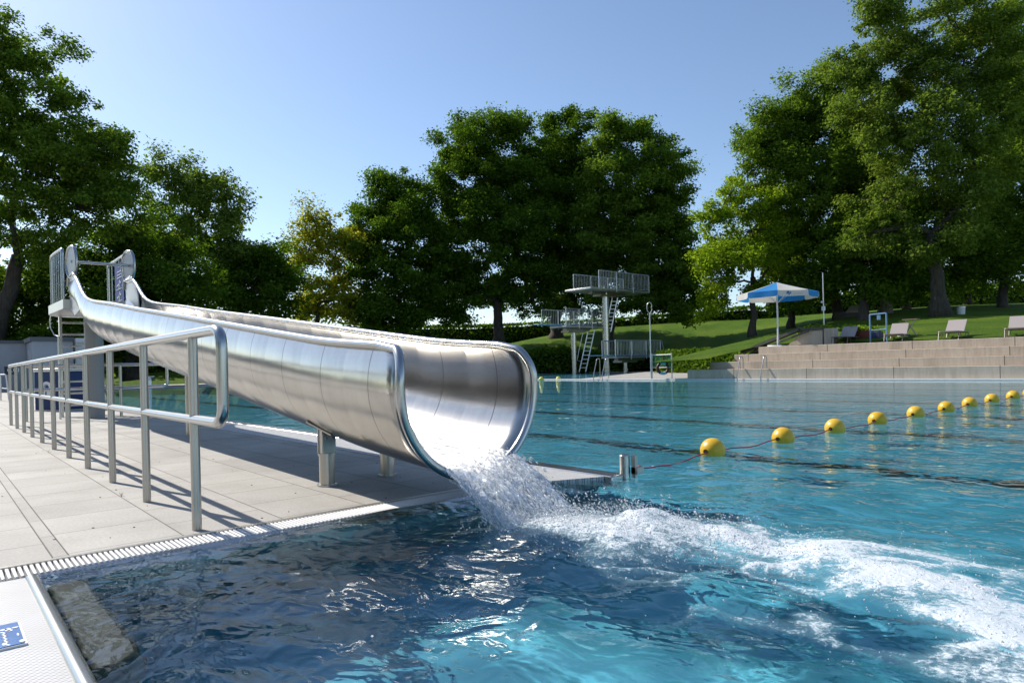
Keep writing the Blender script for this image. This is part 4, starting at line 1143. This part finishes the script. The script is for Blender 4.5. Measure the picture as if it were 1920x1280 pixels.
# ------------------------------------------------------------------ rescue pole and lifebuoy stand
p = on_y(1223,711,YF+.22); p2 = on_y(1260,711,YF+.22); zt = on_y(1222,586,YF+.22)[2]; z2 = on_y(1260,661,YF+.22)[2]
t = thing('rescue_stand', (p[0],YF+.22,.03), 'thin rescue stand of two posts with a pale green panel at the pool edge', 'rescue stand')
y = YF+.22
b = MB(); b.cyl(p[0],y,.03,z2,.034,12); b.build('post', M_GALV, t)
b = MB(); b.cyl(p2[0],y,.03,z2,.030,12); b.build('post', M_GALV, t)
b = MB(); b.tube([(p[0],y,z2-.08),(p2[0],y,z2-.08)],.018,8); b.tube([(p[0],y,.03+.55),(p2[0],y,.03+.55)],.012,8); b.build('crossbar', M_GALV, t)
mg = bpy.data.materials.new('green_glass'); mg.use_nodes = True; k = N(mg); tb = k('ShaderNodeBsdfTransparent'); tb.inputs[0].default_value = (.55,.80,.62,1)
mx = k('ShaderNodeMixShader'); mx.inputs[0].default_value = .12; k.link(tb.outputs[0], mx.inputs[1]); k.link(k.b.outputs[0], mx.inputs[2]); k.link(mx.outputs[0], k.n['Material Output'].inputs['Surface']); k.b.inputs['Base Color'].default_value = (.3,.55,.4,1)
b = MB(); b.box(p[0]+.05,p2[0]-.04,y+.02,y+.03,.62,z2-.05); b.build('panel', mg, t)
t = thing('rescue_pole', (p[0]-.03,y-.04,.03), 'tall thin rescue pole with a wire loop at its top leaning on the stand', 'rescue pole')
b = MB(); b.cyl(p[0]-.02,y-.06,.03,zt,.026,10); b.build('pole', M_GALV, t)
b = MB(); R_ = .26; b.tube([(p[0]-.02+.10*math.cos(w), y-.06+.10*math.sin(w)*.8, zt+R_+R_*math.sin(v_)) for w, v_ in [(0,0)]]*1 + [(p[0]-.02+.13*math.cos(2*PI*i/24)*RGT[0], y-.06+.13*math.cos(2*PI*i/24)*RGT[1], zt+R_+R_*math.sin(2*PI*i/24)) for i in range(1,24)], .014, 8, closed=True); b.build('loop', M_GALV, t)
lc = on_y(1243,690,y-.10)
t = thing('lifebuoy', (lc[0],y-.10,lc[2]), 'dark red and pale blue lifebuoy hanging on the rescue stand', 'lifebuoy')
M_LR = mat('dark_red_vinyl',(.09,.018,.025),.5); M_LB = mat('pale_blue_vinyl',(.25,.50,.68),.5)
ux = RGT; R_ = .26
b = MB(); b.torus((lc[0],y-.10,lc[2]), ux, (0,0,1), R_, .072, 40, 12); b.build('ring', M_LR, t)
for a0 in (90, 270):
    b = MB(); b.tube([np.array([lc[0],y-.10,lc[2]])+R_*(ux*math.cos(math.radians(a))+UPV*math.sin(math.radians(a))) for a in range(a0-32,a0+33,8)], .076, 12); b.build('band', M_LB, t)
b = MB(); b.tube([(lc[0],y-.04,lc[2]+.30),(lc[0],y-.02,lc[2]+.62)], .03, 8); b.build('hook', M_LR, t)

# ------------------------------------------------------------------ diving tower (boards run along y)
DT = 61.0
def pxy(px_, py_): return at(px_, py_, DT)
def diving(name, label, cat, base_px, deck_py, y0, y1, wd, near0, far0, rail, coltop, col_r, board=None, rail1=None):
    c = pxy(*base_px); zt = pxy(base_px[0], deck_py)[2]
    t = thing(name, (c[0],c[1],0), label, cat)
    b = MB(); b.cyl(c[0],c[1],-.5,zt-.2,col_r,24); b.build('column', M_STEEL, t)
    b = MB(); b.box(c[0]-wd/2,c[0]+wd/2,c[1]+y0,c[1]+y1,zt-.16,zt); d = b.build('deck', M_GALV, t, bevel=.02)
    b = MB(); b.obox((c[0],c[1]+y0*.55,zt-.28),(c[0],c[1]+y1*.6,zt-.28), .5, .22); b.prism([(c[0]-.5,c[1]-1.1),(c[0]+.5,c[1]-1.1),(c[0]+.5,c[1]+1.1),(c[0]-.5,c[1]+1.1)], zt-.55, zt-.39); b.build('bracket', M_DULL, t)
    for sx, ys in ((1, near0), (-1, far0)):
        x = c[0] + sx*(wd/2-.03); ye = c[1] + (rail1 if rail1 else y1) - .05; ya = c[1] + ys
        b = MB(); b.tube(fillet([(x,ya,zt-.02),(x,ya,zt+rail),(x,ye,zt+rail),(x,ye,zt-.02)],.10), .040, 8); b.tube([(x,ya,zt+.10),(x,ye,zt+.10)], .022, 6)
        n = max(3, int((ye-ya)/1.9))
        for i in range(1, n): b.cyl(x, ya+(ye-ya)*i/n, zt-.25, zt+rail, .036, 8)
        gr = b.build('guard_rail', M_GALV, t)
        b = MB(); n = int((ye-ya)/.21)
        for i in range(1, n): b.cyl(x, ya+(ye-ya)*i/n, zt+.10, zt+rail, .014, 5)
        b.build('bars', M_GALV, gr)
    if board is not None:
        b = MB(); b.box(c[0]-.36,c[0]+.36,c[1]+board,c[1]+y1-.5,zt+.06,zt+.14); b.build('board', mat(name+'_blue',(.25,.50,.62),.5), t, bevel=.02)
        b = MB(); b.box(c[0]-.5,c[0]+.5,c[1]+y0+.5,c[1]+y0+.9,zt,zt+.06); b.build('fulcrum', M_DULL, t)
    return t, c, zt
def tladder(t, c, zt, p_top, p_bot, wd=.55, n=10, rails=True):
    P0 = np.array(p_top); P1 = np.array(p_bot); e = RGT*wd/2
    b = MB()
    for s in (-1,1): b.obox(P0+e*s, P1+e*s, .06, .09)
    l = b.build('ladder', M_GALV, t); b = MB()
    for i in range(1, n): q_ = P0+(P1-P0)*i/n; b.obox(q_-e, q_+e, .08, .05)
    b.build('rung', M_GALV, l)
    if rails:
        b = MB(); o_ = np.array([0,-.35,.1])-e*1.6
        b.tube(fillet([P0+o_+[0,0,1.2], P0+o_, P1*.75+P0*.25+o_, P1*.75+P0*.25-e],.15), .028, 6); b.build('hand_rail', M_GALV, l)
t, c, zt = diving('diving_platform', 'tallest of the three diving structures, a steel platform with caged railing on one column', 'diving platform', (1138,698), 545, -3.6, 4.5, 3.1, -2.5, -2.5, 1.5, 0, .30)
tladder(t, c, zt, at(1153,558,62.5), at(1140,622,62.5), .5, 9)
t, c, zt = diving('diving_board', 'middle-height diving board with long barred railings on a steel column', 'diving board', (1077,699), 612, -2.0, 3.2, 2.0, -1.9, -3.0, 1.5, 0, .24, board=-4.6)
tladder(t, c, zt, at(1109,618,62.5), at(1092,697,62.5), .6, 10)
t, c, zt = diving('low_diving_board', 'lowest diving board with barred railings on a short column beside the hedge', 'diving board', (1173,698), 668, -2.3, 4.2, 1.7, -2.3, -2.2, 1.45, 0, .22, board=-4.6)
b = MB()
for sx in (-1,1):
    x = c[0]+sx*.8; b.tube(fillet([(x,c[1]+3.9,zt+1.45),(x,c[1]+4.4,zt+1.45),(x,c[1]+5.3,.05)],.2), .035, 6)
b.build('hand_rail', M_GALV, t)
b = MB()
for i in range(1,5): b.box(c[0]-.8,c[0]+.8,c[1]+4.3+.22*i,c[1]+4.5+.22*i,zt-.32*i-.04,zt-.32*i)
b.build('stair', M_GALV, t)

# ------------------------------------------------------------------ hedges
M_CORE = mat('hedge_core', (.012,.022,.006), .95)  # near-black colour stands for the shaded inside of the hedges
def hedge(name, label, pts, wd, m, leaf=.16, dens=90, jit=.12, cat='hedge'):
    """pts: (x, y, z0, z1) along the hedge"""
    t = thing(name, pts[0][:3], label, cat)
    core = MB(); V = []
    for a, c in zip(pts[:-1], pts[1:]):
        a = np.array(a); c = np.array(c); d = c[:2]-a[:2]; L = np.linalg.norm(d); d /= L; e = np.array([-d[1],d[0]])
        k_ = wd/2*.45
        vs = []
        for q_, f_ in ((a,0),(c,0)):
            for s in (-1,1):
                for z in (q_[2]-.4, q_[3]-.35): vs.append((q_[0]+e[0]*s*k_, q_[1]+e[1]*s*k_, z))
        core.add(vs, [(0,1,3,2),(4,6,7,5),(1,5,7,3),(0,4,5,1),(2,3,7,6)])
        hh = (a[3]-a[2]+c[3]-c[2])/2
        n = int(L*(2*hh+wd)*dens); s = NR.random(n); r = NR.random(n)*(2*hh+wd)
        z0 = a[2]+(c[2]-a[2])*s; z1 = a[3]+(c[3]-a[3])*s
        off = np.where(r < hh, -wd/2, np.where(r < 2*hh, wd/2, (r-2*hh)-wd/2)); zz = np.where(r < hh, z0+r, np.where(r < 2*hh, z0+r-hh, z1))
        zz = np.minimum(zz, z1) + NR.normal(0,jit*.6,n) + .16*(fbm(s*L*1.3, off*2+zz, 3, 77)-.5)
        off = off*(1 + .22*(fbm(s*L*.9, zz*1.5, 3, 78)-.5)) + NR.normal(0,jit,n)*.6
        P = np.stack([a[0]+d[0]*L*s+e[0]*off, a[1]+d[1]*L*s+e[1]*off, zz], -1)
        V.append(leaf_quads(P, leaf, .4))
    core.build('branches', M_CORE, t, smooth=False)  # solid dark filler box behind the leaves, no modelled twigs
    leaf_mesh('foliage', np.concatenate(V), m, t)
    return t
def hpts(L):
    out = []
    for px_, pyb, pyt, D in L:
        a = at(px_, pyb, D); c = at(px_, pyt, D); out.append((a[0],a[1],a[2],c[2]))
    return out
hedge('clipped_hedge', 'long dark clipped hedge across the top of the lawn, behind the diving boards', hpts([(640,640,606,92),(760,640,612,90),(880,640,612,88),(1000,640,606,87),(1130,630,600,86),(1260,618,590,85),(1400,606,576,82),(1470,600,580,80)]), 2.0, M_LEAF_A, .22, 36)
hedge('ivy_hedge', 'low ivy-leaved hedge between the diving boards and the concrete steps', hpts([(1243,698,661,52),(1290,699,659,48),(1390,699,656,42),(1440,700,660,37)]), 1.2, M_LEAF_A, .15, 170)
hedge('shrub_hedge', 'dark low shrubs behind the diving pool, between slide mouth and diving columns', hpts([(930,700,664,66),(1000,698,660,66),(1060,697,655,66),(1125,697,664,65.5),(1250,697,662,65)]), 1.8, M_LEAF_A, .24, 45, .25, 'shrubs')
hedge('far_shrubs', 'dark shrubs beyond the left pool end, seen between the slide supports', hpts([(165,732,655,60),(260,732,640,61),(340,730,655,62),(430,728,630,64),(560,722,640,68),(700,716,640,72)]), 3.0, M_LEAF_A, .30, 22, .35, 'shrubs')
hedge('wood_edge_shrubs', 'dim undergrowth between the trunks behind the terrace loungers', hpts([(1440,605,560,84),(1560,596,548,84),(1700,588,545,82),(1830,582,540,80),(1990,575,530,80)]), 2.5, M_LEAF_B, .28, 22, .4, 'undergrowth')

# ------------------------------------------------------------------ trees
def tree(name, label, D, base, trunk_w, fork, lobes, leafm, barkm=M_BARK, nclump=110, per=170, leaf=.20, cl=.75, loose=0.0, limbs=None, lean=None, cat='tree', depth=1.0, shell=.55):
    """base/fork/lobes in photo pixels at distance D: they fix the size of the tree, which is then grown in 3D"""
    B = at(*base, D); gz = float(ground_z(B[0], B[1])); ppm = F/D
    B[2] = min(B[2], gz) if abs(gz-B[2]) < 1.2 else B[2]
    t = thing(name, B, label, cat, None)
    FK = at(*fork, D); r0 = trunk_w/ppm/2
    C = []; Rd = []
    for i, (cx, cy, rx_, ry_) in enumerate(lobes):
        dz = NR.uniform(-.5,.5)*rx_/ppm*depth
        c = at(cx, cy, D); c = c + FWD*dz; C.append(c); Rd.append((rx_/ppm, min(rx_,ry_*1.4)/ppm*depth, ry_/ppm))
    C = np.array(C); Rd = np.array(Rd)
    b = MB()
    def limb(p, q_, ra, rb, n=7, bend=.08, sides=9):
        p = np.array(p); q_ = np.array(q_); L = np.linalg.norm(q_-p); o1 = NR.normal(0,bend*L,3); o1[2] = abs(o1[2])*.6
        pts = []; rs = []
        for i in range(n+1):
            s = i/n; pts.append(p*(1-s)+q_*s+o1*math.sin(PI*s)+NR.normal(0,.015*L,3)*(0 if i in (0,n) else 1)); rs.append(ra*(1-s)+rb*s)
        b.tube(pts, rs, sides); return pts
    n = 8; pts = []; rs = []
    for i in range(n+1):
        s = i/n; p = B*(1-s)+FK*s; p = p + NR.normal(0,.012*np.linalg.norm(FK-B),3)*(0 if i in (0,n) else 1)
        if i == 0: p[2] -= .5
        pts.append(p); rs.append(r0*(1.0 + .7*max(0,1-s*5)) * (1-.35*s))
    b.tube(pts, rs, 12)
    nodes = [(FK, r0*.62)]
    order = np.argsort([np.linalg.norm(c-FK) for c in C])
    for i in order:
        k_ = min(range(len(nodes)), key=lambda m_: np.linalg.norm(nodes[m_][0]-C[i]) + (0 if nodes[m_][0][2] < C[i][2] else 3))
        p, r = nodes[k_]; rb = max(.05, r*.55); ps = limb(p, C[i], r*.8, rb, 8, .07)
        nodes.append((C[i], rb)); nodes.append((ps[4], r*.7))
    A = Rd[:,0]*Rd[:,2]; A = A/A.sum()
    idx = NR.choice(len(C), nclump, p=A)
    dirs = NR.normal(size=(nclump,3)); dirs /= np.linalg.norm(dirs, axis=1)[:,None]
    rad = NR.random(nclump)**(1-shell*.75)
    loc = dirs*rad[:,None]
    Pc = C[idx] + (RGT[None]*loc[:,:1]*Rd[idx,:1] + FWD[None]*loc[:,1:2]*Rd[idx,1:2] + UPV[None]*loc[:,2:3]*Rd[idx,2:3])
    Vs = []
    for j in range(nclump):
        sz = cl*math.exp(NR.normal(0,.30)); m_ = int(1.75*per*(sz/cl)**1.6)
        q_ = np.clip(NR.normal(size=(m_,3)), -1.9, 1.9)*np.array([1,1,.62])*sz*.55
        # twiggy sprays: push some leaves along the outward direction
        od = (RGT*dirs[j,0]+FWD*dirs[j,1]+UPV*(dirs[j,2]+.35)); od /= np.linalg.norm(od)
        q_ += od[None]*(NR.random(m_)**1.5)[:,None]*sz*.9
        Vs.append(leaf_quads(Pc[j]+q_, leaf*.78, .35, np.broadcast_to(od, (m_,3))))
        if j % 2 == 0:
            c = C[idx[j]]; limb(c + (Pc[j]-c)*.1, Pc[j], .045+.02*loose, .018, 5, .08, 5)
    b.build('trunk', barkm, t, angle=0)
    leaf_mesh('crown', np.concatenate(Vs), leafm, t)
    return t

tree('poplar', 'tall dark poplar with a leaning trunk, nearest to the grey pool building', 46, (-25,700), 34, (35,480),
     [(10,110,60,80),(75,110,62,60),(30,230,90,90),(110,200,70,60),(120,290,85,75),(40,350,100,90),(180,300,60,55),(205,345,45,45),(150,390,95,70),(60,450,100,70),(215,270,38,28),(-60,250,90,140)],
     M_LEAF_B, nclump=330, per=150, leaf=.17, cl=.62)
tree('broadleaf_tree', 'dense dark tree mass behind the slide platform', 50, (250,700), 26, (230,600),
     [(40,540,110,90),(140,520,110,95),(250,500,105,95),(320,540,75,85),(60,640,120,70),(200,620,140,80),(330,620,80,60),(-30,600,90,90),(230,440,70,40)],
     M_LEAF_A, nclump=330, per=170, leaf=.19, cl=.8)
tree('oak', 'light leafy oak with see-through branches, rising behind the slide tower', 62, (300,700), 16, (310,520),
     [(300,320,45,35),(345,350,65,50),(410,345,45,35),(420,400,55,45),(330,420,70,55),(390,470,70,50),(240,345,50,40),(280,430,60,50),(440,470,35,40)],
     M_LEAF_D, nclump=190, per=95, leaf=.21, cl=.75, loose=1)
tree('round_tree', 'dark round-topped tree above the middle of the slide', 64, (492,690), 16, (492,590),
     [(480,470,55,40),(450,510,50,60),(520,520,45,60),(490,550,70,55),(420,560,60,45),(470,610,80,35)], M_LEAF_A, nclump=150, per=125, leaf=.22, cl=.85)
tree('birch', 'sparse yellow-green tree between two dark trees above the slide', 72, (592,690), 12, (596,560),
     [(595,425,30,30),(640,440,35,35),(575,470,40,35),(630,500,45,45),(560,520,40,40),(610,550,55,40),(655,560,35,50),(580,590,50,25)],
     M_LEAF_C, nclump=135, per=75, leaf=.24, cl=.8, loose=1)
tree('maple', 'dark egg-shaped maple beside the broadest dark tree, seen above the slide mouth', 74, (758,640), 18, (757,575),
     [(742,350,38,40),(710,390,45,45),(780,390,45,45),(745,430,80,55),(690,460,45,60),(810,470,55,60),(740,510,95,60),(680,550,50,45),(820,560,75,45),(750,580,100,30),(840,520,50,50),(700,600,50,25),(810,595,60,25)],
     M_LEAF_A, nclump=340, per=150, leaf=.23, cl=.85)
tree('linden', 'broad dark tree with a stout trunk, seen beyond the slide mouth', 76, (936,645), 22, (932,560),
     [(885,250,45,35),(950,240,55,35),(860,290,55,45),(930,300,85,55),(1000,290,50,55),(840,340,45,50),(900,370,100,60),(980,380,70,70),(850,430,60,55),(940,450,110,60),(880,510,90,45),(980,520,90,45),(925,560,80,25),(860,560,60,32),(1000,565,60,30),(830,500,50,55),(1010,440,60,60)],
     M_LEAF_A, nclump=520, per=150, leaf=.23, cl=.85)
tree('linden', 'pointed tree top squeezed between the two broad central trees', 80, (1042,640), 24, (1042,560),
     [(1046,222,26,28),(1080,250,42,35),(1030,270,42,40),(1080,310,60,55),(1030,350,60,70),(1080,410,70,70),(1040,480,80,60),(1070,540,80,35),(1070,575,70,25),(1110,480,50,60)],
     M_LEAF_A, nclump=310, per=150, leaf=.24, cl=.85)
tree('linden', 'wide green tree standing behind the tall diving platform', 74, (1136,645), 22, (1150,560),
     [(1160,250,32,30),(1205,255,34,32),(1150,300,55,45),(1215,310,65,50),(1255,330,38,45),(1160,370,85,60),(1240,390,65,60),(1190,440,105,60),(1270,460,40,60),(1140,490,80,50),(1240,520,75,50),(1190,550,100,30),(1280,540,35,45),(1230,575,70,28),(1290,580,40,25),(1120,420,50,60)],
     M_LEAF_B, nclump=520, per=150, leaf=.23, cl=.85)
tree('young_maple', 'bright yellow-green young tree behind the parasol', 58, (1411,616), 13, (1411,520),
     [(1370,365,35,32),(1420,380,38,32),(1350,410,38,36),(1410,430,60,42),(1460,400,38,40),(1340,470,36,36),(1390,490,66,40),(1460,480,38,50),(1350,530,40,35),(1340,570,35,25),(1440,540,40,25)],
     M_LEAF_E, nclump=190, per=105, leaf=.18, cl=.62, loose=1)
tree('ash', 'tall leafy tree behind the parasol, between the young yellow-green tree and the tallest tree', 60, (1575,606), 20, (1560,520),
     [(1405,270,36,36),(1440,230,45,36),(1500,190,55,36),(1540,165,40,36),(1440,300,60,55),(1520,260,80,70),(1590,230,60,60),(1470,380,70,60),(1560,350,90,70),(1500,450,85,60),(1580,450,80,60),(1480,530,55,40),(1560,530,70,35),(1620,340,70,90)],
     M_LEAF_B, nclump=560, per=150, leaf=.19, cl=.75)
tree('tall_poplar', 'tallest tree, with a thick dark trunk, behind the loungers and beside the litter bin', 50, (1766,592), 27, (1745,440),
     [(1640,25,50,45),(1610,110,50,50),(1690,70,60,60),(1760,40,80,60),(1700,160,90,70),(1620,190,50,45),(1790,140,90,80),(1850,60,60,70),(1680,260,85,70),(1780,270,100,80),(1860,200,60,90),(1700,360,85,60),(1800,380,90,60),(1850,330,50,70),(1650,430,60,50),(1760,460,70,40)],
     M_LEAF_D, M_BARK, nclump=560, per=135, leaf=.16, cl=.62)
tree('broadleaf_tree', 'dark leafy tree behind the lounger farthest from the parasol', 56, (1878,594), 20, (1885,500),
     [(1900,60,40,70),(1915,190,45,80),(1900,320,60,80),(1870,420,70,60),(1930,440,70,80),(1880,500,80,40),(1960,280,60,120),(1800,500,60,40)],
     M_LEAF_B, nclump=260, per=140, leaf=.19, cl=.75)
for (px_, D, w, lab, bm, lo) in [
    (1483,66,13,'slim trunk with small dark crown beside the parasol pole',M_BARK,[(1485,480,50,45),(1500,540,45,30),(1470,430,40,40)]),
    (1660,57,22,'pale trunk standing behind the white tub, beyond the small shed',M_BARK2,[(1650,380,60,55),(1680,460,70,50),(1640,510,60,35),(1700,520,50,30)]),
    (1698,62,15,'straight slim trunk between the forked trunk and the big leaning trunk',M_BARK2,[(1700,400,60,60),(1720,480,60,50),(1690,530,50,25)]),
    (1814,66,14,'dark trunk in the shade behind the litter bin',M_BARK,[(1820,420,60,60),(1830,490,60,45),(1800,530,50,25)]),
    (1620,54,20,'dark trunk between the shed and the blue frame',M_BARK,[(1620,430,60,60),(1600,500,60,40),(1640,530,50,25)])]:
    by = {1483:604,1660:592,1698:590,1814:580,1620:604}[px_]
    tree('woodland_tree', lab, D, (px_,by), w, (px_+2,by-70), lo, M_LEAF_A, bm, nclump=90, per=150, leaf=.2, cl=.8)
bpy.context.view_layer.update()
src = [o for o in bpy.data.objects if o.parent is None and o.name.startswith(('linden','maple','ash'))]
for i, (x, y, a, sc) in enumerate([(-48,-34,0,.8),(-34,-36,1.2,.75),(-21,-33,2.5,.8),(-8,-35,.6,.75),(6,-33,3.6,.8),(20,-34,5.0,.8),(34,-30,1.9,.8)]):
    o = copy_tree(src[i % len(src)]); o.location = (x, y, float(ground_z(x, y))); o.rotation_euler.z = a; o.scale = (sc,)*3
    o['label'] = 'park tree in the row across the deck, mirrored in the steel slide'; o['group'] = 'park trees mirrored in the slide'
bpy.context.view_layer.update()
